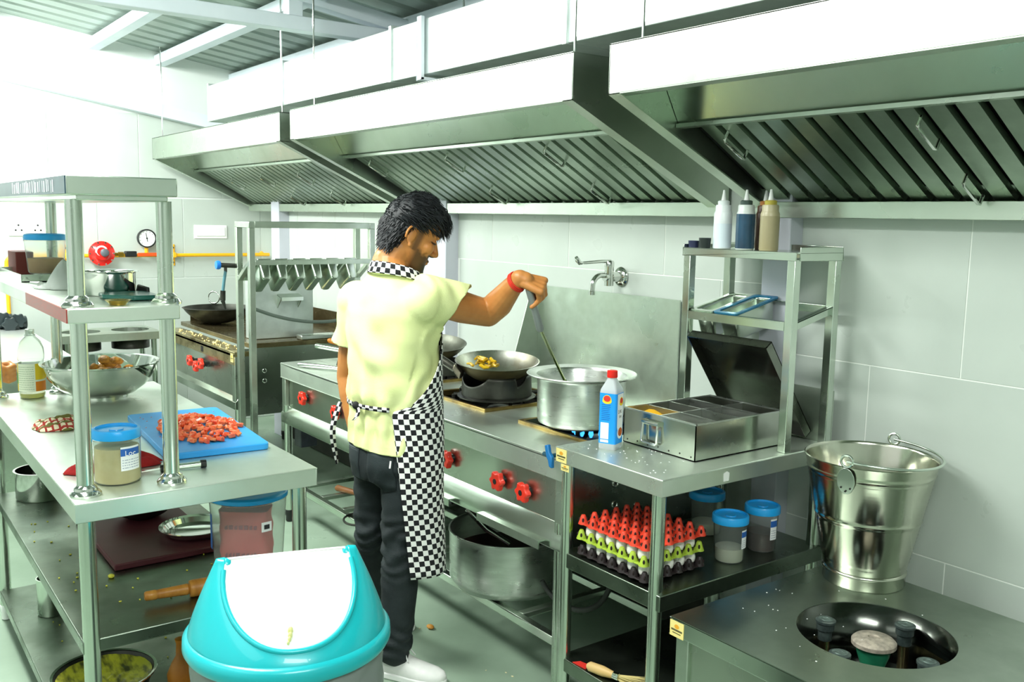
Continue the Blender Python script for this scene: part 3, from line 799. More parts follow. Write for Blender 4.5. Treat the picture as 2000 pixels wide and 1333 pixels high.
for i, (dx, dy, dz, r) in enumerate(((.0, -.05, .03, .05), (.03, .03, .02, .045), (.05, -.02, -.0, .04))):
    obj('valve_body', MB().cyl((px_ + dx + .2, .93 + dy, .87 + dz), (px_ + dx + .2, .93 + dy + .09, .87 + dz), r, n=16), vm, vb, bevel=.006)
    lb = MB()
    pts = []
    for k in range(30):
        a = 2 * PI * k / 30
        rr = .045 * (1 + .15 * math.cos(6 * a))
        pts.append((px_ + dx + .25, .96 + dy + rr * math.cos(a), .89 + dz + rr * math.sin(a)))
    obj('handwheel', lb.prism(pts, (.02, 0, 0)), vm, vb, bevel=.004)
obj('manifold', MB().cyl((px_ + .2, .8, .89), (px_ + .2, 1.02, .89), .02, n=14).cyl((px_, .98, .9), (px_ + .2, .98, .89), .016, n=12), vm, vb)

# ---------------------------------------------------------------- low stock-pot range at the lower right
lo = thing('stockpot_range', 'low stainless stock-pot range with a round burner well, at the lower right', 'stove', (-1.2, 2.2, 0))
TZ = 0.569
obj('top_plate', plate_with_holes(-1.695, -0.8, 1.80, 2.574, TZ - 0.004, TZ, [(-1.315, 2.175, 0.2)], 64), steel_range, lo, smooth=False)
obj('front_apron', MB().box(-1.695, -0.8, 1.80, 1.806, TZ - 0.05, TZ - 0.002).box(-1.695, -1.689, 1.80, 2.574, TZ - 0.05, TZ - 0.002), steel, lo, bevel=.002)
obj('well_wall', MB().lathe([(0.2, 0), (0.2, -0.16), (0.0, -0.17)], (-1.315, 2.175, TZ - 0.002), 64, None, False), mat('well_steel', '585C57', 0.16, 1, '484B46', 4, rvar=.05), lo, solid=.002)
for xx in (-1.685, -0.85):
    obj('front_post', MB().box(xx, xx + .045, 1.815, 1.86, .05, TZ - .03), steel_dull, lo, bevel=.003)
    obj('back_post', MB().box(xx, xx + .045, 2.5, 2.545, .05, TZ - .03), steel_dull, lo, bevel=.003)
obj('front_panel', MB().box(-1.645, -0.85, 1.825, 1.83, .12, TZ - .06), panel_m, lo, smooth=False)
obj('side_panel', MB().box(-1.68, -1.676, 1.86, 2.5, .12, TZ - .05), side_m, lo, smooth=False)
sticker(lo, (-1.694, 1.7995, TZ - .052), (1, 0, 0), (0, 0, 1), (0, -1, 0), .05, .044)
cap_m = mat('burner_cap', '35403F', .4, .4, '566360', 30)
capring = mat('burner_cap_face', '74857F', .45, .5, '4D5B57', 60)
def jet(x, y, z, zb):
    b = obj('burner_jet', MB().lathe([(.014, zb - z), (.014, -.05), (.019, -.05), (.019, -.022), (.024, -.02), (.024, -.002), (.0275, 0), (.0275, .006), (.02, .009), (0, .009)], (x, y, z), 28), cap_m, lo)
    obj('jet_tube', MB().cyl((x, y, zb), (x, y, z - .045), .0145, n=20), mat('jet_brass', 'B7A47A', .25, 1) if 'jet_brass' not in MATS else MATS['jet_brass'], b)
    obj('jet_face', MB().lathe([(.0, .0095), (.008, .0095), (.009, .0105), (.014, .0105), (.015, .0095), (.02, .0095)], (x, y, z), 28), capring, b)
jz = TZ - .026
for x_, y_ in ((-1.465, 2.175), (-1.321, 2.331), (-1.32, 2.03), (-1.165, 2.175)):
    jet(x_, y_, jz, TZ - .165)
cb = obj('centre_burner', MB().lathe([(.03, -.14), (.026, -.1), (.028, -.07), (.042, -.03), (.046, -.008)], (-1.315, 2.173, jz), 36), mat('green_enamel', '1D6B4C', .35, 0, '27805C', 8, coat=.3), lo, label='green enamelled centre burner')
obj('centre_cap', MB().lathe([(.046, -.01), (.057, -.006), (.057, .004), (.05, .011), (.016, .015), (.014, .011), (0, .011)], (-1.315, 2.173, jz), 40), mat('ceramic_cap', 'B9AE9E', .6, .2, '8E877B', 60), cb)
obj('gas_manifold', MB().box(-1.5, -1.12, 2.165, 2.185, TZ - .172, TZ - .16).box(-1.33, -1.31, 2.02, 2.34, TZ - .172, TZ - .16), steel, lo, bevel=.003)

obj('rear_splash', MB().box(-2.29, -1.82, 2.662, 2.668, ZTAB - .01, 1.09), steel_dull, side, smooth=False)

# blue butterfly cock on the gas line between the range and the side table
t = thing('gas_cock', 'small blue butterfly gas cock at the right end of the gas range', 'valve', (-2.3, 1.87, .87))
obj('wings', MB().prism([(-2.325, 1.868, .868), (-2.335, 1.868, .905), (-2.318, 1.868, .91), (-2.312, 1.868, .885), (-2.298, 1.868, .872), (-2.296, 1.868, .835), (-2.31, 1.868, .838), (-2.316, 1.868, .858)], (0, -.014, 0)), mat('cock_blue', '1B6FAE', .4), t, bevel=.003, label='blue butterfly handle')
obj('stub', MB().cyl((-2.36, 1.875, .868), (-2.318, 1.866, .872), .008, .01, n=14).cyl((-2.313, 1.866, .872), (-2.313, 1.899, .872), .007, n=12), mat('cock_body', '24566B', .4, .4), t)

# ---------------------------------------------------------------- small-object materials
clearp = mat('clear_plastic', 'F4F8F4', 0.06, trans=0.95, ior=1.12)
frost = mat('frosted_plastic', 'F3F7F5', 0.16, trans=0.94, ior=1.06)
blue_lid = mat('blue_lid', '1FA6F0', 0.35, coat=.2)
blue_board = mat('blue_board', '35A4EE', 0.4, 0, '2C98E4', 9)
flour = mat('chickpea_flour', 'E3D29A', 0.9, 0, 'D8C487', 30)
label_w = mat('label_white', 'F4F6F6', 0.5)
label_b = mat('label_blue', '2B63B5', 0.5)
label_r = mat('label_red', 'D9352B', 0.5)
label_y = mat('label_yellow', 'F4D22C', 0.5)
label_g = mat('label_green', '4DB53A', 0.5)
label_o = mat('label_orange', 'F08A1E', 0.5)
ink = mat('ink', '2A2C30', 0.6)
def text(s_, size, loc, u, v, m, parent, name='lettering'):
    cu = bpy.data.curves.new(name, 'FONT')
    cu.body = s_
    cu.size = size
    cu.extrude = 0.0002
    cu.resolution_u = 2
    o = bpy.data.objects.new('t', cu)
    C.objects.link(o)
    dg = bpy.context.evaluated_depsgraph_get()
    me = bpy.data.meshes.new_from_object(o.evaluated_get(dg))
    bpy.data.objects.remove(o)
    u, v = Vector(u).normalized(), Vector(v).normalized()
    n = u.cross(v)
    mm = Matrix(((u.x, v.x, n.x, loc[0]), (u.y, v.y, n.y, loc[1]), (u.z, v.z, n.z, loc[2]), (0, 0, 0, 1)))
    mb = MB()
    mb.add([mm @ p.co for p in me.vertices], [tuple(p.vertices) for p in me.polygons])
    return obj(name, mb, m, parent, smooth=False)
def patch(c, r, a0, a1, z0, z1, n=10):          # a label wrapped round a cylinder
    m = MB()
    m.grid(lambda i, j: (c[0] + r * math.cos(a0 + (a1 - a0) * j), c[1] + r * math.sin(a0 + (a1 - a0) * j), z0 + (z1 - z0) * i), 1, n)
    return m
def rough_print(c, r, a0, a1, z0, z1, rows, seed):
    random.seed(seed)
    m = MB()
    for k in range(rows):
        z = z1 - (z1 - z0) * (k + .5) / rows
        h = (z1 - z0) / rows * .28
        a = a0
        while a < a1 - .02:
            b = min(a + random.uniform(.04, .16), a1)
            m.grid(lambda i, j: (c[0] + r * math.cos(a + (b - a) * j), c[1] + r * math.sin(a + (b - a) * j), z - h / 2 + h * i), 1, 3)
            a = b + .035
    return m
VA = math.atan2(-0.59, 0.80)                    # direction on the ground plane from the room towards the viewer

# ---------------------------------------------------------------- on the prep table
ZT_ = ZTAB
t = thing('oil_bottle', 'clear plastic oil bottle with yellow and green label on the prep table', 'bottle', (-4.0, 0.615, ZT_))
bc = (-4.0, 0.615, ZT_)
obj('body', MB().lathe([(0, .002), (.042, 0), (.047, .008), (.046, .03), (.0475, .06), (.0475, .14), (.044, .146), (.0465, .152), (.0475, .17), (.046, .195), (.036, .222), (.019, .24), (.0155, .246)], bc, 36), clearp, t, solid=.001)
obj('cap', MB().lathe([(.0165, .243), (.021, .244), (.0165, .25), (.0165, .268), (.014, .27), (0, .27)], bc, 24), mat('clear_cap', 'E8F2EA', .2, trans=.6), t)
obj('label', patch(bc, .0482, VA - 1.9, VA + 1.9, .03 + ZT_, .138 + ZT_, 30), mat('label_pale', 'EEF3DC', .5), t, smooth=True)
obj('label_band', patch(bc, .0486, VA - 1.9, VA - .75, .03 + ZT_, .138 + ZT_, 12), label_y, t)
obj('label_band', patch(bc, .0489, VA - 1.5, VA - .78, .06 + ZT_, .1 + ZT_, 8), label_g, t)
obj('label_band', patch(bc, .0486, VA + .75, VA + 1.9, .075 + ZT_, .138 + ZT_, 12), label_y, t)
obj('label_band', patch(bc, .0486, VA + .75, VA + 1.9, .03 + ZT_, .068 + ZT_, 12), label_o, t)
obj('label_print', rough_print(bc, .0487, VA - .65, VA + .65, .035 + ZT_, .13 + ZT_, 11, 3), mat('print_green', 'B2C4A0', .6), t, kind='stuff')
obj('oil', MB().lathe([(0, .003), (.041, .003), (.0445, .01), (.0445, .02), (0, .02)], bc, 28), mat('oil', 'D9D36A', .1, trans=.5), t)

t = thing('mixing_bowl', 'large shiny steel mixing bowl of fried pieces at the far end of the prep table', 'bowl', (-3.87, .84, ZT_))
bc = (-3.87, .84, ZT_)
obj('body', MB().lathe([(0, .006), (.088, .006), (.09, 0), (.096, .0), (.098, .012), (.125, .022), (.165, .052), (.195, .092), (.207, .135), (.2165, .138), (.218, .142), (.2165, .145), (.204, .142), (.19, .096), (.16, .06), (.12, .03), (0, .018)], bc, 64), chrome, t)
fried = mat('fried_batter', 'C98A22', .55, 0, '8A5A1A', 40, bump=.4, bscale=90)
random.seed(11)
f0 = None
for i in range(34):
    m = MB()
    a = random.uniform(0, 2 * PI)
    rr = .105 * math.sqrt(random.random())
    z_ = ZT_ + .06 + .095 * (1 - (rr / .115) ** 1.4) * random.uniform(.75, 1.05)
    cx, cy = bc[0] + .035 + rr * math.cos(a), bc[1] + .03 + rr * math.sin(a)
    m.ell((cx, cy, z_), random.uniform(.016, .03), random.uniform(.014, .024), random.uniform(.012, .02), 9, 6, Matrix.Rotation(random.uniform(0, 3), 3, 'Z'))
    m.v = [tuple(Vector(p) + noise.noise_vector(Vector(p) * 60) * .006) for p in m.v]
    o = tag(obj('fried_fritter', m, fried, origin=(cx, cy, z_)), 'golden fried fritter in the pile inside the big steel mixing bowl', 'fritter', 'fried fritters in the mixing bowl')

def crumple(c, rx, ry, h, seed, nu=22, nv=22, k=9.0, amp=.6):
    def fn(i, j):
        u, v = i * 2 - 1, j * 2 - 1
        edge = max(0, 1 - max(abs(u), abs(v)) ** 3)
        n_ = noise.noise(Vector((u * 1.7 + seed, v * 1.7, seed * .37))) * .6 + abs(noise.noise(Vector((u * k * .5 + seed, v * k * .35, 1.3)))) * .8
        wob = 1 + .16 * noise.noise(Vector((u * 2, v * 2, seed + 9)))
        return (c[0] + rx * u * wob * (1 - .25 * abs(v)), c[1] + ry * v * wob * (1 - .2 * abs(u)), c[2] + .002 + h * edge * max(0.08, .55 + amp * n_))
    return MB().grid(fn, nu, nv)
def plaid_mat():
    m = mat('plaid_cloth', 'E9DDBE', .9)
    nt = m.node_tree
    b = nt.nodes['Principled BSDF']
    tc = nt.nodes.new('ShaderNodeTexCoord')
    prev = None
    for d_, col in (('X', 'A8352C'), ('Y', 'A8352C'), ('X', '6E6B33')):
        wv = nt.nodes.new('ShaderNodeTexWave')
        wv.bands_direction = d_
        wv.inputs['Scale'].default_value = 15 if col == 'A8352C' else 8
        wv.inputs['Phase Offset'].default_value = 0 if col == 'A8352C' else 2.0
        nt.links.new(tc.outputs['Object'], wv.inputs['Vector'])
        r = nt.nodes.new('ShaderNodeValToRGB')
        r.color_ramp.elements[0].position, r.color_ramp.elements[1].position = .74, .8
        nt.links.new(wv.outputs['Fac'], r.inputs[0])
        mx = nt.nodes.new('ShaderNodeMix')
        mx.data_type = 'RGBA'
        nt.links.new(r.outputs[0], mx.inputs[0])
        if prev:
            nt.links.new(prev.outputs[2], mx.inputs[6])
        else:
            mx.inputs[6].default_value = lin('E9DDBE')
        mx.inputs[7].default_value = lin(col)
        prev = mx
    nt.links.new(prev.outputs[2], b.inputs['Base Color'])
    return m
tag(obj('dish_cloth', crumple((-3.4, .6, ZT_), .085, .085, .042, 2.0), plaid_mat(), solid=.002, origin=(-3.4, .6, ZT_)), 'crumpled plaid dish cloth in white, red and olive on the prep table', 'cloth')
red_cl = mat('red_cloth', 'A81717', .8, 0, '8E1010', 20)
tag(obj('red_cloth', crumple((-2.76, .625, ZT_), .05, .135, .055, 5.0, 22, 30), red_cl, solid=.002, origin=(-2.76, .625, ZT_)), 'crumpled dark red cloth behind the flour jar on the prep table', 'cloth')

def jar(name, label, c, r, h, lidr, fill=None, fill_m=None, lid_h=.024, bodym=None, group=None, lab=None, taper=1.0):
    t = thing(name, label, 'container', c, group)
    b = r * taper
    obj('body', MB().lathe([(0, .002), (b * .9, 0), (b, .006), (r, h - lid_h - .006), (r * 1.03, h - lid_h - .004), (r * 1.03, h - lid_h)], c, 40, None, False), bodym or frost, t, solid=.0012)
    L = obj('lid', MB().lathe([(lidr, h - lid_h - .001), (lidr * 1.01, h - lid_h + .002), (lidr, h - .003), (lidr * .96, h), (lidr * .86, h + .001), (lidr * .84, h - .005), (lidr * .3, h - .006), (lidr * .28, h - .003), (0, h - .003)], c, 40), blue_lid, t, label='blue lid')
    if fill:
        obj('contents', MB().lathe([(0, .003), (b * .9, .003), (b * .965, .008), (b + (r - b) * fill / h - .003, fill), (0, fill + .004)], c, 32), fill_m, t)
    if lab:
        a0, a1, z0, z1 = lab
        obj('label', patch(c, r * 1.012, a0, a1, c[2] + z0, c[2] + z1, 12), label_w, t)
        obj('label_band', patch(c, r * 1.018, a0, a1, c[2] + z1 - (z1 - z0) * .38, c[2] + z1 - (z1 - z0) * .08, 12), label_b, t)
        obj('label_print', rough_print(c, r * 1.02, a0 + .06, a1 - .06, c[2] + z0 + .004, c[2] + z0 + (z1 - z0) * .5, 4, 8), mat('print_grey', '9AA3B5', .6) if 'print_grey' not in MATS else MATS['print_grey'], t, kind='stuff')
    return t
j = jar('flour_jar', 'clear jar of pale yellow flour with a blue lid, beside the prep table post', (-2.622, .602, ZT_), .06, .148, .0625, .098, flour, lab=(VA + .55, VA + 1.5, .04, .105))
n_ = Vector((math.cos(VA + .8), math.sin(VA + .8), 0))
text('Loc', .02, Vector((-2.622, .602, ZT_ + .081)) + Vector((math.cos(VA + .72), math.sin(VA + .72), 0)) * .0626, (-n_.y, n_.x, 0), (0, 0, 1), label_w, j)

t = thing('peeler_knife', 'small knife with a steel and black handle, lying in front of the red cloth', 'knife', (-2.63, .74, ZT_))
obj('blade', MB().prism([(-2.668, .62, ZT_ + .006), (-2.655, .61, ZT_ + .006), (-2.64, .735, ZT_ + .008), (-2.653, .738, ZT_ + .008)], (0, 0, .0015)), chrome, t, smooth=False)
obj('handle', MB().cyl((-2.646, .735, ZT_ + .009), (-2.632, .83, ZT_ + .011), .0085, n=14), steel, t)
obj('handle_collar', MB().cyl((-2.6475, .722, ZT_ + .009), (-2.6455, .74, ZT_ + .009), .011, n=14).cyl((-2.632, .83, ZT_ + .0115), (-2.63, .845, ZT_ + .0115), .0115, .011, n=14), blackp, t, label='black end of the handle')

# cutting board and the diced tomato
bd = Matrix.Rotation(-.07, 4, 'Z')
def bp(u, v, z):
    p = Matrix.Translation((-3.055, .945, ZT_)) @ bd @ Vector((u, v, z))
    return p
pts = []
for cx, cy, s0 in ((.315 - .02, .155 - .02, 0), (-.315 + .02, .155 - .02, 1), (-.315 + .02, -.155 + .02, 2), (.315 - .02, -.155 + .02, 3)):
    for i in range(5):
        a = (s0 + i / 4) * PI / 2
        pts.append(bp(cx + .02 * math.cos(a), cy + .02 * math.sin(a), .001))
tag(obj('cutting_board', MB().prism(pts, (0, 0, .02)), blue_board, bevel=.003, origin=(-3.055, .945, ZT_)), 'blue plastic cutting board under diced tomato on the prep table', 'cutting board')
tom = mat('tomato_flesh', 'EE5A2C', .3, 0, 'F79A5E', 45, (1, 1, 1), thr=(.4, .7), coat=.4, sub=.05)
tom2 = mat('tomato_skin', 'E33A22', .25, 0, 'F07038', 60, coat=.5)
protos = []
random.seed(21)
for i in range(7):
    m = MB()
    a, b, c_ = [random.uniform(.006, .0125) for _ in range(3)]
    m.box(-a, a, -b, b, -c_ * .7, c_ * .7)
    m.v = [tuple(Vector(p) * random.uniform(.75, 1.2)) for p in m.v]
    o = obj('tomato_piece', m, tom if i % 3 else tom2, bevel=.0025, seg=2)
    protos.append(o)
cnt = 0
for i in range(230):
    a = random.uniform(0, 2 * PI)
    rr = math.sqrt(random.random()) if i < 190 else random.uniform(.9, 1.12)
    u, v = .035 + .2 * rr * math.cos(a) * .9, .005 + .118 * rr * math.sin(a)
    if u > .3 or abs(v) > .148:
        continue
    hmax = .036 * max(0, 1 - rr * rr)
    p = bp(u, v, .021 + .0075 + random.uniform(.3, 1) * hmax)
    o = protos[cnt % 7] if cnt < 7 else protos[cnt % 7].copy()
    if cnt >= 7:
        C.objects.link(o)
    o.location = p
    o.rotation_euler = (random.uniform(-.5, .5), random.uniform(-.5, .5), random.uniform(0, 6.3))
    tag(o, 'small dice of red tomato in the pile on the blue cutting board', 'tomato', 'diced tomato on the blue board')
    cnt += 1
crm = MB()
for i in range(40):
    p = bp(random.uniform(-.25, .1), random.uniform(-.14, .14), .0215)
    crm.ell(p, .003, .0025, .001, 5, 4)
obj('tomato_seeds', crm, tom2, bpy.data.objects['cutting_board'], kind='stuff')

# ---------------------------------------------------------------- under the prep table
ZM = 0.527
tb = jar('flour_tub', 'large clear tub with a blue lid under the near end of the prep table', (-2.72, 1.0, ZM), .115, .268, .119, bodym=mat('tub_plastic', 'F4F8F6', .2, trans=.9, ior=1.05), taper=.86, lid_h=.014)
obj('barcode_label', patch((-2.72, 1.0, ZM), .1125, VA + .62, VA + .92, ZM + .165, ZM + .195, 6), label_w, tb)
obj('barcode_print', patch((-2.72, 1.0, ZM), .1135, VA + .69, VA + .85, ZM + .173, ZM + .187, 6), ink, tb)
obj('side_label', patch((-2.72, 1.0, ZM), .1125, VA - 1.35, VA - .95, ZM + .1, ZM + .21, 6), label_b, tb)
bag = thing('flour_bag', 'pink paper bag of flour standing inside the clear tub', 'bag', (-2.725, .995, ZM + .02))
pk = mat('pink_bag', 'EE7672', .6, 0, 'E46462', 12, bump=.2, bscale=14)
def bagfn(i, j):
    a = 2 * PI * j
    z = i
    sx = .078 * (abs(math.cos(a)) ** .35) * (1 if math.cos(a) > 0 else -1)
    sy = .05 * (abs(math.sin(a)) ** .4) * (1 if math.sin(a) > 0 else -1)
    k = 1 - .06 * abs(math.sin(z * 9)) + .04 * noise.noise(Vector((a, z * 4, 3)))
    c_, s_ = math.cos(VA + PI / 2), math.sin(VA + PI / 2)
    return (-2.725 + (sx * c_ - sy * s_) * k, .995 + (sx * s_ + sy * c_) * k, ZM + .022 + .19 * z)
mbag = MB().grid(bagfn, 18, 40, True)
mbag.f.append(tuple(range(0, 40)))
mbag.f.append(tuple(18 * 40 + q_ for q_ in range(40)))
obj('bag_body', mbag, pk, bag)
rp = MB()
random.seed(4)
dirv = Vector((math.cos(VA), math.sin(VA), 0))
tv = Vector((-dirv.y, dirv.x, 0))
for row, (z_, h_) in enumerate(((.07, .017), (.045, .012), (.16, .014))):
    xx = -.05
    while xx < .045:
        w_ = random.uniform(.005, .013)
        p = Vector((-2.725, .995, ZM + z_)) + dirv * .0555 + tv * xx
        rp.prism([p, p + tv * w_, p + tv * w_ + Vector((0, 0, h_)), p + Vector((0, 0, h_ * random.uniform(.6, 1)))], dirv * .0006)
        xx += w_ + .004
obj('bag_print', rp, mat('bag_ink', 'A34A58', .6), bag, kind='stuff')
t = thing('thali_plate', 'shallow steel plate with a raised rim on the middle shelf beside the clear tub', 'plate', (-3.1, .95, ZM))
obj('plate', MB().lathe([(0, .002), (.075, .002), (.095, .006), (.105, .022), (.118, .026), (.119, .028), (.104, .025), (.093, .009), (.07, .005), (0, .005)], (-3.12, .96, ZM + .024), 48), chrome, t)
maroon = mat('maroon_board', '5E2630', .5, 0, '552029', 10)
tag(obj('maroon_board', MB().hexa([(-3.52, .66, ZM + .001), (-2.96, .66, ZM + .001), (-2.96, 1.0, ZM + .001), (-3.52, 1.0, ZM + .001), (-3.52, .66, ZM + .022), (-2.96, .66, ZM + .022), (-2.96, 1.0, ZM + .022), (-3.52, 1.0, ZM + .022)]), maroon, bevel=.004, origin=(-3.24, .83, ZM)), 'maroon chopping board lying on the middle shelf of the prep table', 'cutting board')
t = thing('black_pan', 'black iron bowl-shaped pan on the maroon board under the prep table', 'pan', (-3.4, .86, ZM + .022))
obj('body', MB().lathe([(0, 0), (.05, 0), (.085, .02), (.108, .05), (.112, .052), (.104, .05), (.08, .024), (.048, .006), (0, .005)], (-3.4, .86, ZM + .0225), 40), dark_iron, t)
wk = thing('wire_whisk', 'steel wire whisk in the black pan under the prep table', 'whisk', (-3.32, .95, ZM + .08))
wb_ = MB()
for k in range(6):
    a = k * PI / 6
    pth = []
    for i in range(15):
        f = i / 14
        s_ = math.sin(f * PI)
        pth.append((-3.38 + .12 * math.sin(f * PI) ** .6 * 1.0, .93 + .03 * math.cos(a) * math.sin(f * 2 * PI), ZM + .10 + .03 * math.sin(a) * math.sin(f * 2 * PI)))
    wb_.tube(pth, .0012, 5, False)
obj('wires', wb_, chrome, wk)
obj('handle', MB().cyl((-3.52, .93, ZM + .09), (-3.38, .93, ZM + .1), .009, n=12), chrome, wk)
wood = mat('pale_wood', 'C58A3A', .42, 0, 'A66B24', 6, (1, 6, 1), .08, bump=.1, bscale=30)
t = thing('rolling_pin', 'wooden rolling pin with turned handles at the front of the middle shelf', 'rolling pin', (-2.58, .9, ZM))
pa = Vector((-2.655, .668, ZM + .0255))
dr = Vector((.12, .99, 0)).normalized()
prf = [(0, 0), (.010, 0), (.0135, .004), (.0145, .03), (.0125, .034), (.0135, .04), (.0155, .1), (.0165, .118), (.013, .122), (.023, .124), (.025, .13), (.025, .33), (.023, .336), (.013, .338), (.0165, .342), (.0155, .36), (.0135, .42), (.0145, .43), (.0135, .456), (.01, .46), (0, .46)]
obj('roller', MB().lathe(prf, pa, 28, dr.to_track_quat('Z', 'Y').to_matrix()), wood, t)
t = thing('steel_drum', 'steel pot on the middle shelf at the far end of the prep table', 'pot', (-3.93, .62, ZM))
obj('body', MB().lathe([(0, .001), (.088, .001), (.092, .006), (.092, .11), (.098, .112), (.09, .112), (.088, .008), (0, .006)], (-3.93, .62, ZM), 40), chrome, t)
t = thing('steel_can', 'small plain steel canister on the bottom shelf of the prep table', 'canister', (-3.72, .62, .13))
obj('body', MB().lathe([(0, .001), (.046, .001), (.048, .005), (.048, .14), (.05, .142), (.045, .142), (.044, .006), (0, .005)], (-3.72, .6, .13), 32), steel, t)
t = thing('batter_pan', 'black-sided pan crusted with yellow-green batter on the bottom shelf', 'pan', (-3.0, .65, .13))
pc = (-3.02, .63, .131)
obj('body', MB().lathe([(0, 0), (.11, 0), (.135, .012), (.15, .05), (.156, .052), (.149, .05), (.13, .017), (.105, .006), (0, .006)], pc, 48), dark_iron, t)
obj('rim', MB().lathe([(.15, .049), (.158, .051), (.157, .055), (.149, .053)], pc, 48, None, False), chrome, t)
obj('batter', MB().grid(lambda i, j: (pc[0] + .142 * i * math.cos(2 * PI * j), pc[1] + .142 * i * math.sin(2 * PI * j), pc[2] + .02 + .022 * i ** 3 + .006 * noise.noise(Vector((i * 9 * math.cos(2 * PI * j), i * 9 * math.sin(2 * PI * j), 2)))), 14, 40, True),
    mat('green_batter', 'C9C93A', .45, 0, '4A4E22', 16, (1, 3, 1), thr=(.42, .66), coat=.3), t)
t = thing('turned_masher', 'orange-brown turned wooden masher on the bottom shelf beside the batter pan', 'masher', (-2.86, .82, .13))
obj('body', MB().lathe([(0, 0), (.03, 0), (.042, .02), (.044, .05), (.03, .085), (.016, .11), (.014, .15), (.018, .165), (0, .172)], (-2.88, .83, .131), 28), mat('orange_wood', 'C07A1E', .45, 0, '8E5214', 8), t)
tag(obj('brown_carton', MB().box(-3.05, -2.93, .955, 1.07, .131, .26), mat('carton', '6E4630', .8, 0, '5E3B28', 10), bevel=.004, origin=(-2.99, 1.01, .13)), 'small brown carton on the bottom shelf behind the swing-top bin', 'box')
cbm = mat('batter_crumb', 'D9D34A', .6)
random.seed(9)
m = MB()
for i in range(46):
    x_, y_ = random.uniform(-3.6, -2.55), random.uniform(.5, .95)
    m.ell((x_, y_, ZM + .002), random.uniform(.002, .006), random.uniform(.002, .005), .002, 6, 4)
m.ell((-2.92, .64, ZM + .005), .012, .01, .006, 8, 5)
obj('crumbs', m, cbm, prep, kind='stuff')
m = MB()
for i in range(26):
    m.ell((random.uniform(-3.8, -2.9), random.uniform(.5, .9), .132), random.uniform(.002, .007), random.uniform(.002, .005), .002, 6, 4)
obj('crumbs', m, cbm, prep, kind='stuff')
m = MB()
for i in range(70):
    x_, y_ = random.uniform(-3.9, -2.3), random.uniform(1.2, 1.9)
    m.ell((x_, y_, .001), random.uniform(.002, .007), random.uniform(.002, .006), .0015, 6, 4)
o = obj('floor_crumbs', m, mat('floor_crumb', 'CFC9A0', .8), kind='stuff')
tag(o, 'scattered food crumbs on the grey-green floor between the tables', 'crumbs')
tag(obj('onion_scrap', MB().ell((-3.05, 1.86, .008), .02, .014, .008, 10, 6), mat('onion_skin', 'B9822F', .6), origin=(-3.05, 1.86, 0)), 'brown vegetable scrap on the floor beside the white shoe', 'scrap')

# ---------------------------------------------------------------- on the over-shelf
ZO = 1.399
powder = mat('brown_powder', 'C39C6C', .9, 0, 'B48B5B', 30)
jar('spice_tub', 'square-shouldered clear tub of brown powder with a blue lid on the over-shelf', (-3.74, .64, ZO + .012), .068, .142, .07, .055, powder, lid_h=.02, taper=.86)
tag(obj('dark_red_box', MB().box(-4.04, -3.86, .56, .62, ZO + .001, ZO + .085), mat('dark_red_card', '6B2A22', .6), bevel=.003, origin=(-3.95, .59, ZO)), 'dark red box behind the clear powder tub on the over-shelf', 'box')
t = thing('shallow_tray', 'shallow rectangular steel tray under the powder tub on the over-shelf', 'tray', (-3.7, .62, ZO))
obj('tray', MB().box(-3.95, -3.45, .515, .73, ZO + .001, ZO + .004).box(-3.95, -3.45, .513, .516, ZO + .001, ZO + .026).box(-3.95, -3.45, .729, .732, ZO + .001, ZO + .026).box(-3.453, -3.45, .515, .73, ZO + .001, ZO + .026).box(-3.95, -3.947, .515, .73, ZO + .001, ZO + .026), steel, t, smooth=False)
for yy in (.53, .57):
    obj('rivet', MB().cyl((-3.45, yy, ZO + .014), (-3.447, yy, ZO + .014), .004, n=10), chrome, t)
t = thing('piping_bag', 'translucent cone-shaped piping bag standing on the over-shelf', 'piping bag', (-3.12, .575, ZO))
def cone(i, j):
    a = 2 * PI * j
    r_ = .058 * (1 - i) ** .85 + .003
    sq = 1 + .12 * math.cos(3 * a + 1) + .05 * math.sin(7 * a + 5 * i)
    return (-3.12 + r_ * sq * math.cos(a) * .8 - .012 * i, .585 + r_ * sq * math.sin(a) - .0 * i, ZO + .002 + .088 * i)
obj('bag', MB().grid(cone, 14, 36, True), mat('cloudy_film', 'D9E0DA', .35, trans=.55, ior=1.1), t, solid=.0008)
obj('folded_tail', crumple((-3.16, .535, ZO), .05, .03, .016, 4.2, 12, 12), MATS['cloudy_film'], t, solid=.0008)
obj('nozzle', MB().cyl((-3.24, .51, ZO + .012), (-3.17, .525, ZO + .012), .006, .01, n=12), chrome, t)
t = thing('steel_pot', 'round steel cooking pot with flared rim behind the post on the over-shelf', 'pot', (-2.86, .66, ZO))
obj('body', MB().lathe([(0, .001), (.066, .001), (.07, .006), (.07, .062), (.0715, .066), (.078, .0685), (.078, .07), (.07, .069), (.068, .064), (.067, .008), (0, .006)], (-2.86, .655, ZO), 48), chrome, t)
t = thing('brass_dish', 'tiny brass dish at the near edge of the over-shelf', 'dish', (-2.525, .6, ZO))
obj('dish', MB().lathe([(0, .0), (.02, 0), (.022, .004), (.031, .012), (.0325, .013), (.03, .013), (.02, .006), (0, .004)], (-2.535, .598, ZO + .001), 36), mat('brass_dish', 'D8C37A', .25, 1, 'B9A055', 20), t)
teal = mat('teal_enamel', '16584E', .3, 0, '1C6558', 8, coat=.3)
t = thing('teal_slate', 'flat dark teal board with rounded corners on the over-shelf', 'board', (-2.7, .67, ZO))
obj('board', MB().prism([(-2.78, .605, ZO + .002), (-2.70, .598, ZO + .002), (-2.625, .66, ZO + .002), (-2.625, .725, ZO + .002), (-2.66, .735, ZO + .002), (-2.80, .735, ZO + .002)], (0, 0, .013)), teal, t, bevel=.004)
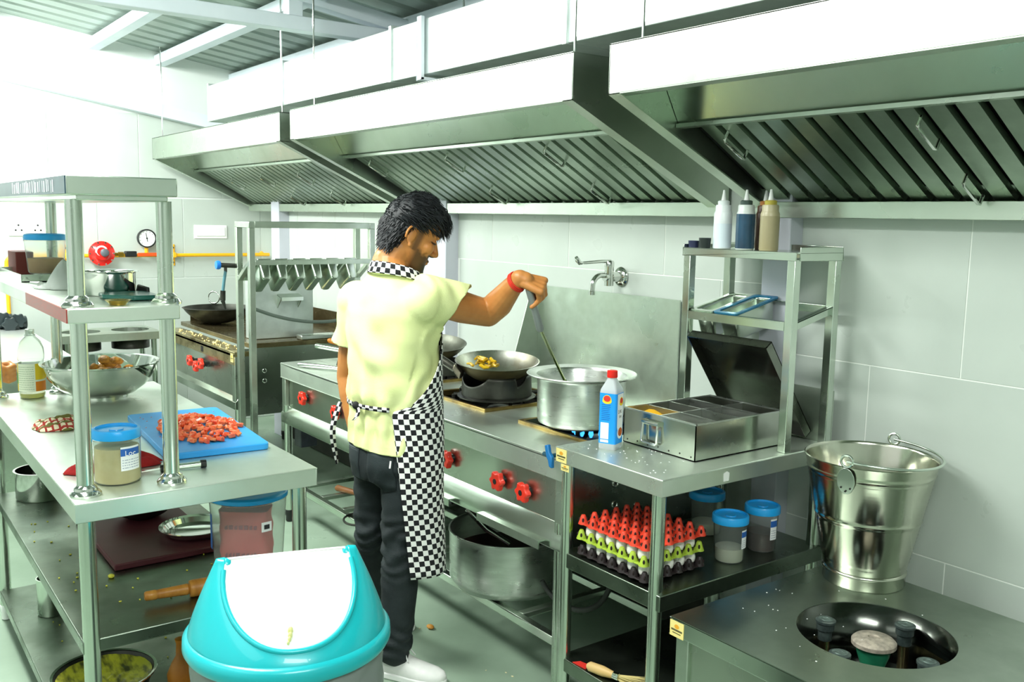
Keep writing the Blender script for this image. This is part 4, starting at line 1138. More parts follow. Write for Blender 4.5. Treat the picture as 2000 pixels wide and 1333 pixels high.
tag(obj('wedge_clip', MB().prism([(-2.83, .715, ZO + .001), (-2.75, .73, ZO + .001), (-2.765, .733, ZO + .026), (-2.83, .722, ZO + .031)], (0, .008, 0)), blackp, bevel=.003, origin=(-2.79, .72, ZO)), 'black plastic wedge-shaped clip behind the teal board on the over-shelf', 'clip')

# ---------------------------------------------------------------- on the ranges
KS = 1.0683
ZR = ZTAB
t = thing('aluminium_pot', 'large open aluminium pot on the right burner, being stirred', 'pot', (-2.385, 2.045, ZR + .03))
pc = (-2.385, 2.05, ZR + .036)
obj('body', MB().lathe([(0, 0), (.13, 0), (.146, .008), (.15, .022), (.151, .155), (.156, .163), (.186, .17), (.1885, .173), (.186, .176), (.154, .17), (.147, .158), (.146, .026), (.14, .012), (0, .006)], pc, 72), alu, t)
green = mat('green_curry', '5E7A33', .4, 0, '4C6628', 12, bump=.2)
obj('stew', MB().lathe([(0, .052), (.08, .053), (.1455, .05)], pc, 48), green, t)
def wok(name, label, c, R, h, hm, inside, outside, tilt=(0, 0)):
    t = thing(name, label, 'wok', c)
    rt = Matrix.Rotation(tilt[0], 3, 'X') @ Matrix.Rotation(tilt[1], 3, 'Y')
    n = 14
    prof = [(R * math.sin(i / n * 1.15) / math.sin(1.15), h * (1 - math.cos(i / n * 1.15)) / (1 - math.cos(1.15))) for i in range(n + 1)]
    obj('outside', MB().lathe(prof + [(R + .003, h + .001)], c, 56, rt, False), outside, t)
    inn = [(max(r_ - .0025, 0), z + .003) for r_, z in prof]
    obj('inside', MB().lathe(inn[:-1] + [(R - .001, h + .002), (R + .003, h + .001)], c, 56, rt, False), inside, t, label='bright worn inside of the wok')
    return t
wc = (-3.0, 2.132, ZR + .078)
rs = obj('wok_ring', MB().grid(lambda i, j: (wc[0] + (.136 + .004 * (1 - i)) * math.cos(2 * PI * j), wc[1] + (.136 + .004 * (1 - i)) * math.sin(2 * PI * j),
                                             ZR + .022 + i * (.092 - .042 * max(0, math.sin(2.5 * 2 * PI * j + 2.2)) ** .6 * (1 if math.sin(2.5 * 2 * PI * j + 2.2) > 0 else 0))), 6, 100, True), dark_iron, solid=.004, origin=(wc[0], wc[1], ZR + .022))
tag(rs, 'black iron ring stand with scalloped top under the near wok', 'stand')
obj('base_flange', MB().lathe([(.137, .024), (.158, .022), (.158, .026), (.137, .03)], (wc[0], wc[1], ZR), 56, None, False), dark_iron, rs)
t = wok('carbon_wok', 'worn iron wok with a long handle on the ring stand in the middle', wc, .166, .088, None, wok_in, wok_out, (.055, .085))
hd = Vector((-.55, -.62, .42)).normalized()
h0 = Vector(wc) + Vector((-.06, -.16, .055))
hb = Vector((wc[0] - .03, wc[1] - .152, wc[2] + .052))
obj('handle_socket', MB().hexa([hb + Vector((.035, -.03, -.028)), hb + Vector((-.03, .03, -.028)), hb + Vector((-.05, .005, .012)), hb + Vector((.015, -.05, .012)),
                                hb + Vector((.035, -.02, -.0)), hb + Vector((-.03, .04, -.0)), hb + Vector((-.05, .015, .034)), hb + Vector((.015, -.04, .034))]), mat('bare_iron', '8C8878', .35, .9, '6B6657', 12), t, bevel=.004)
hp = hb + Vector((-.012, -.02, .01))
obj('handle', MB().tube([hp, hp + Vector((-.055, -.05, .045)), hp + Vector((-.15, -.09, .105))], [.0165, .0165, .014], 14), mat('bare_iron2', '4C4E49', .4, .8, '6B6A60', 12), t, label='iron tube handle')
cab = mat('yellow_veg', 'E6C21C', .4, 0, 'C79A12', 30)
random.seed(2)
vt = None
for i in range(14):
    m = MB()
    a = random.uniform(0, 6.3)
    px_, py_ = wc[0] - .035 + random.uniform(-.05, .055), wc[1] - .045 + random.uniform(-.04, .04)
    z_ = wc[2] + .068 + random.uniform(0, .024)
    L_, r_ = random.uniform(.018, .032), random.uniform(.005, .008)
    m.tube([(px_ + L_ * math.cos(a + k * .25) * (k - 1.5) / 1.5, py_ + L_ * math.sin(a + k * .25) * (k - 1.5) / 1.5, z_ + .004 * math.sin(k * 2 + i)) for k in range(4)], [r_ * .7, r_, r_, r_ * .6], 7)
    tag(obj('pepper_strip', m, cab, origin=(px_, py_, z_)), 'yellow pepper strip lying in the near wok', 'vegetable', 'yellow pepper strips in the wok')
wok_in2 = mat('wok_inside_dull', '8E9285', .4, .9, '5E6056', 8, rvar=.08)
rw = wok('rear_wok', 'dark iron wok behind the man, tilted on the next burner', (-3.63, 2.20, ZR + .075), .165, .085, None, wok_in2, wok_out, (.05, .12))
r2 = obj('wok_ring', MB().lathe([(.135, .022), (.13, .075), (.127, .075), (.131, .022)], (-3.62, 2.23, ZR), 48, None, False), dark_iron, origin=(-3.62, 2.23, ZR + .022))
tag(r2, 'plain black iron ring stand under the tilted rear wok', 'stand')
obj('handle', MB().tube([(-3.56, 2.06, ZR + .14), (-3.50, 1.96, ZR + .15), (-3.42, 1.88, ZR + .17)], [.012, .014, .014], 12), dark_iron, rw)
# small pans at the far end of the range
t = thing('frying_pan', 'small iron frying pan with a steel tube handle at the left end of the range', 'pan', (-4.02, 2.14, ZR + .02))
obj('body', MB().lathe([(0, 0), (.075, 0), (.09, .01), (.105, .04), (.108, .041), (.1, .038), (.086, .012), (.07, .005), (0, .005)], (-4.0, 2.12, ZR + .022), 40), dark_iron, t)
obj('handle', MB().tube([(-4.33, 1.96, ZR + .074), (-4.20, 2.02, ZR + .066), (-4.09, 2.07, ZR + .05)], [.0135, .013, .009], 14), steel, t, label='pale steel tube handle')
t = thing('wooden_spatula', 'utensil with a turned wooden handle resting on the pans at the left end', 'spatula', (-4.2, 2.03, ZR + .1))
obj('handle', MB().tube([(-4.34, 2.03, ZR + .098), (-4.33, 2.033, ZR + .096), (-4.24, 2.06, ZR + .085), (-4.16, 2.085, ZR + .075)], [.008, .0135, .0145, .010], 14), mat('handle_wood', 'B9741E', .4, 0, '9A5C14', 8), t)
obj('blade', MB().cyl((-4.16, 2.085, ZR + .075), (-4.02, 2.125, ZR + .06), .005, n=8).box(-4.03, -3.95, 2.1, 2.15, ZR + .056, ZR + .06), steel, t)
t = thing('flat_ladle', 'flat steel ladle lying across the front edge of the range, left of the man', 'ladle', (-3.98, 1.85, ZR + .02))
obj('handle', MB().tube([(-4.16, 1.79, ZR + .016), (-4.15, 1.793, ZR + .016), (-4.02, 1.86, ZR + .018), (-3.93, 1.90, ZR + .018)], [.008, .0115, .0115, .008], 14), alu, t)
obj('bowl', MB().ell((-3.87, 1.93, ZR + .014), .06, .045, .01, 20, 8), steel, t)
tag(obj('black_iron_weight', MB().lathe([(0, 0), (.05, 0), (.055, .01), (.05, .03), (.02, .035), (.02, .06), (0, .062)], (-4.06, 2.0, ZR + .001), 24), dark_iron, origin=(-4.06, 2.0, ZR)), 'black iron burner cap left on the worktop beside the frying pan', 'burner cap')
# big pot and clutter under the range
t = thing('floor_pot', 'large aluminium pot standing on the rails under the range', 'pot', (-2.62, 1.94, .33))
pc = (-2.62, 1.93, .3215)
obj('body', MB().lathe([(0, 0), (.16, 0), (.195, .012), (.216, .04), (.218, .205), (.221, .208), (.221, .213), (.215, .213), (.211, .204), (.21, .044), (.19, .018), (0, .008)], pc, 72), alu, t)
obj('contents', MB().lathe([(0, .12), (.211, .12)], pc, 40), mat('dark_stew', '2C1C16', .4), t)
t = thing('pot_ladle', 'steel ladle handle leaning in the floor pot', 'ladle', (-2.78, 1.9, .5))
obj('handle', MB().tube([(-2.775, 1.845, .575), (-2.77, 1.85, .57), (-2.72, 1.90, .50), (-2.66, 1.96, .45)], [.009, .0125, .0115, .01], 14), chrome, t)
t = thing('cable_loop', 'black rubber hose loop hanging under the right end of the range', 'hose', (-2.25, 1.9, .35))
lp = []
for i in range(20):
    f = i / 19
    a = PI * .05 + f * PI * 1.0
    lp.append((-2.27 + .12 * math.cos(a) * -1, 1.9 + .1 * f, .43 - .1 * math.sin(a) + .03 * f))
obj('hose', MB().tube(lp, .009, 10), mat('hose_black', '333733', .5), t)
t = thing('wooden_masher', 'long tool with a wooden handle lying on the rails under the range', 'tool', (-4.0, 1.98, .33))
obj('handle', MB().tube([(-4.02, 1.915, .331), (-4.01, 1.918, .333), (-3.9, 1.945, .336), (-3.82, 1.965, .336)], [.009, .0155, .0135, .009], 14), mat('dark_wood', '8A5A2C', .5, 0, '6E4520', 8), t)
obj('rod', MB().cyl((-3.82, 1.965, .334), (-3.55, 2.03, .334), .006, n=8), steel, t)
obj('wire_rack', MB().tube(arc((-3.56, 1.80, .325), .075, 0, 2 * PI, 30, (1, 0, 0), (0, .8, .1))[:-1], .005, 8, False, True), dark_iron, origin=(-3.56, 1.80, .325))
tag(bpy.data.objects['wire_rack'], 'dark iron wire ring lying over the front rail under the range', 'ring')
# griddle: karahi with ring handle
kh = thing('karahi', 'round-bottomed iron pan with ring handle on the left of the griddle', 'wok', (-5.77, 1.95, .951))
kc = (-5.77, 1.95, .953)
n = 12
prof = [(.205 * math.sin(i / n * 1.2) / math.sin(1.2), .10 * (1 - math.cos(i / n * 1.2)) / (1 - math.cos(1.2))) for i in range(n + 1)]
obj('body', MB().lathe(prof + [(.212, .102), (.203, .103)] + [(max(r_ - .004, 0), z + .005) for r_, z in prof[::-1]], kc, 56), dark_iron, kh)
obj('ring_handle', MB().tube(arc((-5.955, 1.99, 1.10), .038, 0, 2 * PI, 28, (.7, .7, 0), (0, 0, 1))[:-1], .005, 10, False, True), chrome, kh)
tag(obj('griddle_box', MB().box(-4.95, -4.86, 2.1, 2.2, .325, .50), mat('black_tin', '20232A', .4, 0, '2C303A', 20), bevel=.006, origin=(-4.9, 2.15, .325)), 'dark square tin standing under the right end of the griddle', 'tin')
KS = 1.0
tb_ = bpy.data.objects['griddle_box']

# faucet above the pot
t = thing('wall_faucet', 'chrome wall tap with a long elbow lever, above the aluminium pot', 'faucet', (-2.92, YW, 1.4))
fx = -2.92
obj('flange', MB().lathe([(0, 0), (.04, 0), (.042, .006), (.034, .016), (.022, .02), (.02, .06)], (fx, YW - .004, 1.402), 32, Matrix.Rotation(PI / 2, 3, 'X')), chrome, t)
obj('body', MB().cyl((fx, 2.645, 1.365), (fx, 2.645, 1.462), .019, n=24).cyl((fx, 2.69, 1.402), (fx, 2.62, 1.402), .017, n=20).lathe([(0, 0), (.021, 0), (.021, .018), (.017, .026), (0, .027)], (fx, 2.645, 1.445), 24), chrome, t)
sp_ = [(fx, 2.64, 1.408), (fx, 2.60, 1.41)] + arc((fx, 2.60, 1.365), .045, PI / 2, PI, 8, (0, 1, 0), (0, 0, 1)) + [(fx, 2.552, 1.345)]
obj('spout', MB().tube(sp_, .0115, 16).cyl((fx, 2.552, 1.345), (fx, 2.552, 1.33), .0135, n=16), chrome, t)
obj('lever', MB().tube([(fx, 2.65, 1.468), (fx, 2.60, 1.468), (fx, 2.50, 1.463), (fx, 2.482, 1.463), (fx, 2.47, 1.475), (fx, 2.462, 1.487)], [.008, .0075, .006, .009, .011, .007], 12), chrome, t)

# ---------------------------------------------------------------- on the side table
ZS = ZTAB
t = thing('sauce_bottle', 'square blue-labelled plastic bottle with a red cap on the side table', 'bottle', (-2.175, 1.995, ZS))
ba = VA + 1.05
e1 = Vector((math.cos(ba), math.sin(ba), 0))
e2 = Vector((-e1.y, e1.x, 0))
bc = Vector((-2.175, 1.998, ZS))
def sq(r_, z, k=3, rad=.25):
    out = []
    for s0 in range(4):
        cx, cy = [(1, 1), (-1, 1), (-1, -1), (1, -1)][s0]
        for i in range(k + 1):
            a = (s0 + i / k) * PI / 2
            out.append(bc + e1 * (r_ * (cx * (1 - rad) + rad * math.cos(a))) + e2 * (r_ * (cy * (1 - rad) + rad * math.sin(a))) + Vector((0, 0, z)))
    return out
def loftm(rings, c0=True, c1=True):
    m = MB()
    k = len(rings[0])
    for r_ in rings:
        m.v += [tuple(p) for p in r_]
    for i in range(len(rings) - 1):
        for j_ in range(k):
            m.f.append((i * k + j_, i * k + (j_ + 1) % k, (i + 1) * k + (j_ + 1) % k, (i + 1) * k + j_))
    if c0: m.f.append(tuple(range(k))[::-1])
    if c1: m.f.append(tuple((len(rings) - 1) * k + j_ for j_ in range(k)))
    return m
skyb = mat('label_sky', '1E97EE', .4)
obj('body', loftm([sq(.028, .0), sq(.030, .004), sq(.030, .185), sq(.028, .195), sq(.0165, .222, 3, .7), sq(.0145, .228, 3, .98), sq(.0145, .236, 3, .98)]), mat('milky_bottle', 'EDF4F8', .15, trans=.5, ior=1.15), t)
obj('cap', MB().lathe([(.0165, .231), (.017, .233), (.017, .252), (.015, .2535), (0, .2535)], bc, 28), mat('red_cap', 'E0231C', .35), t, label='red screw cap')
obj('label', loftm([sq(.0304, .02), sq(.0304, .183)], False, False), skyb, t)
def face(nrm, tan, u0, u1, z0, z1, m_, d=.0307, nm='label_print', poly=None):
    base = bc + nrm * d
    if poly:
        pts = [base + tan * u + Vector((0, 0, z)) for u, z in poly]
    else:
        pts = [base + tan * u0 + Vector((0, 0, z0)), base + tan * u1 + Vector((0, 0, z0)), base + tan * u1 + Vector((0, 0, z1)), base + tan * u0 + Vector((0, 0, z1))]
    return obj(nm, MB().prism(pts, nrm * .0004), m_, t, smooth=False)
fl_n, fl_t = -e2, e1            # left visible face
fr_n, fr_t = e1, e2             # right visible face
face(fl_n, fl_t, -.022, .006, .035, .088, label_w)
face(fl_n, fl_t, -.022, .006, .024, .032, label_w)
face(fl_n, fl_t, 0, 0, 0, 0, label_y, poly=[(-.002 + .016 * math.cos(a), .158 + (.009 if math.sin(a) < 0 else .02) * math.sin(a)) for a in [i * PI / 8 for i in range(16)]])
face(fl_n, fl_t, 0, 0, 0, 0, label_r, .0311, poly=[(-.002 + .012 * math.cos(a), .166 + .01 * math.sin(a)) for a in [i * PI / 8 for i in range(16)]])
face(fr_n, fr_t, 0, 0, 0, 0, label_w, poly=[(-.021, .181), (-.021, .075), (-.012, .06), (.021, .048), (.021, .181)])
face(fr_n, fr_t, 0, 0, 0, 0, label_w, .0308, poly=[(.002 + .02 * math.cos(a), .055 + .02 * math.sin(a)) for a in [i * PI / 10 for i in range(20)]])
face(fr_n, fr_t, 0, 0, 0, 0, mat('label_dish', 'D9701C', .6, 0, '9A3A14', 200), .0312, poly=[(.003 + .015 * math.cos(a), .057 + .014 * math.sin(a)) for a in [i * PI / 10 for i in range(20)]])
face(fr_n, fr_t, 0, 0, 0, 0, label_y, .0311, poly=[(.006 + .014 * math.cos(a), .15 + (.008 if math.sin(a) < 0 else .02) * math.sin(a)) for a in [i * PI / 8 for i in range(16)]])
face(fr_n, fr_t, 0, 0, 0, 0, label_r, .0314, poly=[(.006 + .01 * math.cos(a), .158 + .009 * math.sin(a)) for a in [i * PI / 8 for i in range(16)]])
text('21K', .016, bc + fr_n * .0312 + fr_t * -.016 + Vector((0, 0, .118)), fr_t, (0, 0, 1), ink, t)
text('VN', .013, bc + fr_n * .0312 + fr_t * -.008 + Vector((0, 0, .102)), fr_t, (0, 0, 1), ink, t)
pm = MB()
random.seed(6)
for k in range(9):
    z = .145 - k * .006
    pm.prism([bc + fl_n * .0307 + fl_t * u + Vector((0, 0, z + dz)) for u, dz in ((-.02, 0), (-.02 + random.uniform(.02, .034), 0), (-.02 + .03, .0016), (-.02, .0016))], fl_n * .0003)
obj('label_small_print', pm, mat('print_darkblue', '1A5FA8', .5), t, kind='stuff')

# spice box
sb = thing('spice_box', 'open steel spice box with compartments and a loop handle on the side table', 'box', (-2.06, 2.3, ZS))
bx0, bx1, by0, by1, bz0, bz1 = -2.218, -1.9, 2.095, 2.51, ZS + .001, 1.028
wl = MB().box(bx0, bx1, by0, by1, bz0, bz0 + .003)
for a in ((bx0, bx1, by0, by0 + .003), (bx0, bx1, by1 - .003, by1), (bx0, bx0 + .003, by0, by1), (bx1 - .003, bx1, by0, by1)):
    wl.box(*a, bz0, bz1)
boxm = mat('box_steel', 'C3C7BE', .2, 1, 'B2B7AC', 9, (1, 1, 1), .08, .06, 8)
obj('body', wl, boxm, sb, smooth=False)
ys_ = [by0 + .003 + (by1 - by0 - .006) * k / 4 for k in range(5)]
xm = (bx0 + bx1) / 2 - .01
for k in (1, 2, 3):
    obj('divider', MB().box(bx0 + .003, bx1 - .003, ys_[k] - .001, ys_[k] + .001, bz0, bz1 - .006).box(bx0 + .003, bx1 - .003, ys_[k] - .0024, ys_[k] + .0024, bz1 - .006, bz1 - .002), alu, sb, smooth=False)
obj('divider', MB().box(xm - .001, xm + .001, by0 + .003, by1 - .003, bz0, bz1 - .006).box(xm - .0024, xm + .0024, by0 + .003, by1 - .003, bz1 - .006, bz1 - .003), alu, sb, smooth=False)
rim_ = MB()
for a in ((bx0 - .001, bx1 + .001, by0 - .001, by0 + .004), (bx0 - .001, bx1 + .001, by1 - .004, by1 + .001), (bx0 - .001, bx0 + .004, by0, by1), (bx1 - .004, bx1 + .001, by0, by1)):
    rim_.box(*a, bz1 - .004, bz1 + .001)
obj('folded_rim', rim_, alu, sb, smooth=False)
spices = [('turmeric', 'F2B71E', .078), ('coarse_salt', 'EFEFE6', .074), ('ground_coriander', 'A88C50', .05), ('white_flour', 'C9CBB8', .045), ('dark_masala', '3A2A18', .05), ('brown_cumin', '6B5330', .045), ('black_pepper', '27231E', .04), ('dry_chilli', '5A2018', .04)]
for i, (nm, hx, hh) in enumerate(spices):
    k, s_ = divmod(i, 2)
    xa, xb = (bx0 + .004, xm - .002) if s_ == 0 else (xm + .002, bx1 - .004)
    ya_, yb_ = ys_[k] + .002, ys_[k + 1] - .002
    seed = i * 3.1
    g = MB().grid(lambda u, v: (xa + (xb - xa) * u, ya_ + (yb_ - ya_) * v, bz0 + hh * (1.32 if i == 0 else .95) * (.75 + .35 * math.sin(PI * u) * math.sin(PI * v)) + .006 * noise.noise(Vector((u * 4, v * 4, seed)))), 10, 10)
    pw = obj(nm, g, mat('spice_' + nm, hx, .9, 0, None, 30, bump=.3, bscale=200), kind='stuff', origin=((xa + xb) / 2, (ya_ + yb_) / 2, bz0))
    tag(pw, ['yellow turmeric powder', 'pale coarse salt', 'tan ground coriander', 'off-white powder', 'dark brown masala', 'brown cumin', 'black pepper', 'dark red chilli'][i] + ' filling one compartment of the spice box', 'spice')
hx = -2.085
obj('handle_hinge', MB().cyl((hx - .036, by0 - .006, 1.0), (hx + .036, by0 - .006, 1.0), .009, n=16), steel, sb)
obj('loop_handle', MB().tube([(hx - .032, by0 - .01, 1.0), (hx - .034, by0 - .014, .94), (hx - .028, by0 - .014, .934), (hx + .028, by0 - .014, .934), (hx + .034, by0 - .014, .94), (hx + .032, by0 - .01, 1.0)], .0045, 10), chrome, sb)
for i in range(7):
    rx_ = bx0 + .02 + i * .047
    obj('rivet', MB().ell((rx_, by0, bz0 + .012 + (.002 if i % 2 else 0)), .003, .002, .003, 8, 6), dark_iron, sb)
# lid standing open behind the box
ld = thing('loose_cover', 'loose steel lid leaning forward behind the open spice box', 'lid', (-2.06, 2.6, ZS))
Lb, Lt = Vector((0, 2.635, ZS + .012)), Vector((0, 2.40, 1.245))
dl_ = (Lt - Lb).normalized()
nl = Vector((0, -dl_.z, dl_.y))
if nl.y > 0: nl = -nl
def lp_(x, a, b):
    v = Lb + dl_ * a + nl * b
    return (x, v.y, v.z)
LL = (Lt - Lb).length
lx0, lx1 = -2.235, -1.895
def slab(x0, x1, a0, a1, b0, b1):
    return [lp_(x0, a0, b0), lp_(x1, a0, b0), lp_(x1, a1, b0), lp_(x0, a1, b0), lp_(x0, a0, b1), lp_(x1, a0, b1), lp_(x1, a1, b1), lp_(x0, a1, b1)]
m = MB()
m.hexa(slab(lx0, lx1, 0, LL, -.03, -.027)).hexa(slab(lx0, lx1, 0, .003, -.03, .003)).hexa(slab(lx0, lx1, LL - .003, LL, -.03, .003)).hexa(slab(lx0, lx0 + .003, 0, LL, -.03, .003)).hexa(slab(lx1 - .003, lx1, 0, LL, -.03, .003))
obj('lid_shell', m, mat('lid_steel', '8C9088', .25, 1, '70736A', 6, rvar=.08, bump=.05), ld, smooth=False)

# wire-frame rack on the side table
rk = thing('condiment_rack', 'square-tube steel rack with two shelves standing on the side table', 'rack', (-2.04, 2.54, ZS))
q = .015
for xx in (-2.272, -1.833):
    for yy in (2.435, 2.645):
        obj('post', MB().box(xx - q, xx + q, yy - q, yy + q, ZS + .0005, 1.528), steel, rk, bevel=.002)
obj('top_tray', MB().box(-2.29, -1.815, 2.418, 2.662, 1.545, 1.549).box(-2.29, -1.815, 2.418, 2.422, 1.523, 1.549).box(-2.29, -2.286, 2.418, 2.662, 1.523, 1.562)
    .box(-1.819, -1.815, 2.44, 2.662, 1.523, 1.566).box(-2.29, -1.815, 2.658, 2.662, 1.523, 1.568), steel, rk, bevel=.0015)
for xx in (-2.272, -1.833):
    obj('slope_rail', MB().hexa([(xx - .004, 2.45, 1.302), (xx + .004, 2.45, 1.302), (xx + .004, 2.63, 1.345), (xx - .004, 2.63, 1.345), (xx - .004, 2.45, 1.33), (xx + .004, 2.45, 1.33), (xx + .004, 2.63, 1.373), (xx - .004, 2.63, 1.373)]).hexa([(xx - (.012 if xx < -2 else -.012), 2.45, 1.327), (xx + (.012 if xx < -2 else -.012), 2.45, 1.327), (xx + (.012 if xx < -2 else -.012), 2.63, 1.370), (xx - (.012 if xx < -2 else -.012), 2.63, 1.370),
        (xx - .012, 2.45, 1.33), (xx + .012, 2.45, 1.33), (xx + .012, 2.63, 1.373), (xx - .012, 2.63, 1.373)]), steel, rk, smooth=False)
obj('front_rail', MB().box(-2.257, -1.848, 2.42, 2.424, 1.302, 1.33).box(-2.257, -1.848, 2.42, 2.45, 1.327, 1.33), steel, rk, bevel=.001)
obj('back_rail', MB().box(-2.257, -1.848, 2.652, 2.656, 1.345, 1.375).box(-2.257, -1.848, 2.628, 2.656, 1.372, 1.375), steel, rk, bevel=.001)
tl2 = Vector((0, .21, .049)).normalized()
up2 = Vector((0, -tl2.z, tl2.y))
gn_pan('gastronorm_pan', 'left steel pan set in the sloping shelf of the condiment rack', 'pans in the condiment rack', (-2.15, 2.425, 1.335), tl2, (-1, 0, 0), up2, .225, .104, .1)
bfilm = mat('blue_film_steel', '4C94B8', .3, .7, '2F7FAE', 14, rvar=.1)
gn_pan('gastronorm_pan', 'right steel pan with blue film on its rim, in the condiment rack', 'pans in the condiment rack', (-2.044, 2.424, 1.336), tl2, (-1, 0, 0), up2, .225, .104, .1, bfilm)
def squeeze(label, x, y, bm_, capm, nozm, h=.148, r=.031, fill=None):
    t = thing('squeeze_bottle', label, 'bottle', (x, y, 1.549), 'squeeze bottles on the condiment rack')
    c = (x, y, 1.5495)
    obj('body', MB().lathe([(0, 0), (r * .93, 0), (r, .004), (r, h - .03), (r * .9, h - .022), (r * .87, h - .02), (r * .87, h - .004), (r * .8, h)], c, 32), bm_, t)
    if fill:
        obj('contents', MB().lathe([(r * 1.004, .004), (r * 1.004, fill[0])], c, 32, None, False), fill[1], t)
    cp = obj('cap', MB().lathe([(r * .62, h - .002), (r * .64, h + .012), (r * .5, h + .015), (0, h + .015)], c, 28), capm, t)
    obj('nozzle', MB().lathe([(.0095, h + .013), (.0075, h + .025), (.0035, h + .05), (.0025, h + .05), (0, h + .05)], c, 18), nozm, cp)
    return t
wn = mat('nozzle_white', 'E2E7E3', .35, trans=.2)
squeeze('white squeeze bottle half full of clear liquid, leftmost on the rack', -2.165, 2.475, mat('sq_white', 'E1E9E8', .3, trans=.15), MATS['sq_white'], wn, fill=(.085, mat('sq_clear', 'CFDCE2', .3)))
squeeze('squeeze bottle of dark blue-black sauce in the middle of the rack', -2.067, 2.475, mat('sq_frost', 'D3DBD6', .35, trans=.2), mat('cap_dark_green', '3A4A44', .4), wn, fill=(.118, mat('soy_blue', '2B4E66', .25, 0, '22384A', 8)))
squeeze('squeeze bottle of khaki-brown sauce at the right of the rack', -1.968, 2.475, mat('sq_khaki', 'A9A284', .35, 0, '9D9570', 5), mat('cap_mustard', 'A69A3C', .4), wn, fill=(.112, mat('khaki_sauce', '9C9474', .35, 0, '908763', 6)))
squeeze('squeeze bottle with an orange-brown cap, behind the dark blue one', -2.06, 2.565, mat('sq_brown', '5A3A28', .35), mat('cap_orange', 'B5763A', .4), wn)
for (x_, y_, r_, h_, lb, hx_) in ((-2.266, 2.445, .0195, .024, 'short blue-black lid at the front left corner of the rack top', '232A48'), (-2.2125, 2.442, .021, .035, 'black plastic cup beside the white squeeze bottle', '1C2624')):
    tag(obj('small_cup', MB().lathe([(0, .0), (r_ * .9, 0), (r_, h_), (r_ * .93, h_), (r_ * .84, .003), (0, .003)], (x_, y_, 1.5495), 28), mat('cup_' + hx_, hx_, .4), origin=(x_, y_, 1.5495)), lb, 'cup')

# egg trays
ZE = .562
def eggtray(label, z0, hexc, hexc2, x0=-2.19, y0=1.905, nx=6, ny=5, pitch=.0475, h=.034, ang=0.0):
    t = thing('egg_tray', label, 'egg tray', (x0 + .15, y0 + .14, z0), 'stacked plastic egg trays')
    mt = mat('tray_' + hexc, hexc, .45, 0, hexc2, 14)
    W_, D_ = nx * pitch, ny * pitch
    b = MB()
    nu, nv = nx * 4, ny * 4
    b.grid(lambda i, j: (x0 + W_ * i, y0 + D_ * j, z0 + .004 + .006 * (1 - abs(math.sin(i * nx * PI)) * abs(math.sin(j * ny * PI)))), nu, nv)
    obj('sheet', b, mt, t, solid=.0015)
    f_ = MB()
    f_.box(x0 - .008, x0 + W_ + .008, y0 - .008, y0 + .001, z0 + .006, z0 + .0105).box(x0 - .008, x0 + W_ + .008, y0 + D_ - .001, y0 + D_ + .008, z0 + .006, z0 + .0105)
    f_.box(x0 - .008, x0 + .001, y0, y0 + D_, z0 + .006, z0 + .0105).box(x0 + W_ - .001, x0 + W_ + .008, y0, y0 + D_, z0 + .006, z0 + .0105)
    obj('edge_flange', f_, mt, t, bevel=.001)
    cm = MB().lathe([(.0165, .008), (.0125, .02), (.008, h), (.0062, h + .003), (0, h + .0035)], (x0, y0, z0), 14)
    c0 = obj('cone', cm, mt, t)
    hm = MB()
    for k in range(4):
        a = k * PI / 2 + PI / 4
        hm.ell((x0 + .0115 * math.cos(a), y0 + .0115 * math.sin(a), z0 + .0215), .0035, .0035, .0078, 8, 6)
    c1 = obj('cone_openings', hm, mat('tray_hole', '1E1210', .7) if 'tray_hole' not in MATS else MATS['tray_hole'], c0)
    for i in range(nx + 1):
        for j_ in range(ny + 1):
            if i == 0 and j_ == 0:
                continue
            d = Vector((i * pitch, j_ * pitch, 0))
            cc = inst(c0, 'cone', t, c0.location + d)
            inst(c1, 'cone_openings', cc, c1.location)
    return t
eggm = mat('egg_shell', 'F1EFE8', .4, sub=.1)
def eggs(z, x0, y0, pitch, lab, grp, nx=6, ny=5):
    e0 = None
    for i in range(nx):
        for j_ in range(ny):
            if 0 < i < nx - 1 and 0 < j_ < ny - 1:
                continue
            if e0 is None:
                m = MB()
                for k in range(11):
                    pass
                m.lathe([(.0205 * math.sin(PI * k / 10) * (1 + .10 * math.cos(PI * k / 10)), .027 - .027 * math.cos(PI * k / 10)) for k in range(11)], (0, 0, 0), 18)
                o = e0 = obj('egg', m, eggm)
            else:
                o = e0.copy()
                C.objects.link(o)
            o.location = (x0 + (i + .5) * pitch, y0 + (j_ + .5) * pitch, z + .004)
            tag(o, lab, 'egg', grp)
eggtray('dark brown-black egg tray at the bottom of the stack', ZE + .003, '231C1E', '2E2426')
eggs(ZE + .008, -2.19, 1.905, .0475, 'white egg in the black bottom tray of the stack', 'eggs in the bottom tray')
eggtray('lime green egg tray in the middle of the stack', ZE + .052, 'A9C23E', '9AB636', -2.192, 1.902)
eggs(ZE + .057, -2.192, 1.902, .0475, 'white egg in the lime green middle tray of the stack', 'eggs in the middle tray')
eggtray('empty orange-red egg tray on top of the stack', ZE + .101, 'E3472C', 'D63C24', -2.19, 1.906)
jar('sauce_tub', 'blue-lidded tub with a little white paste, in front of the others', (-1.905, 2.28, ZE + .001), .052, .152, .058, .045, mat('white_paste', 'D9D8C4', .8), lab=(VA + .55, VA + 1.1, .05, .11), taper=.88)
jar('sauce_tub', 'blue-lidded tub of dark sauce, rightmost on the side table shelf', (-1.915, 2.45, ZE + .001), .052, .152, .058, .062, mat('dark_sauce', '35160F', .3), lab=(VA + .3, VA + .85, .045, .115), taper=.9)
jar('sauce_tub', 'blue-lidded tub half hidden behind the egg trays', (-2.13, 2.42, ZE + .001), .055, .15, .062, .04, MATS['white_paste'], taper=.9)
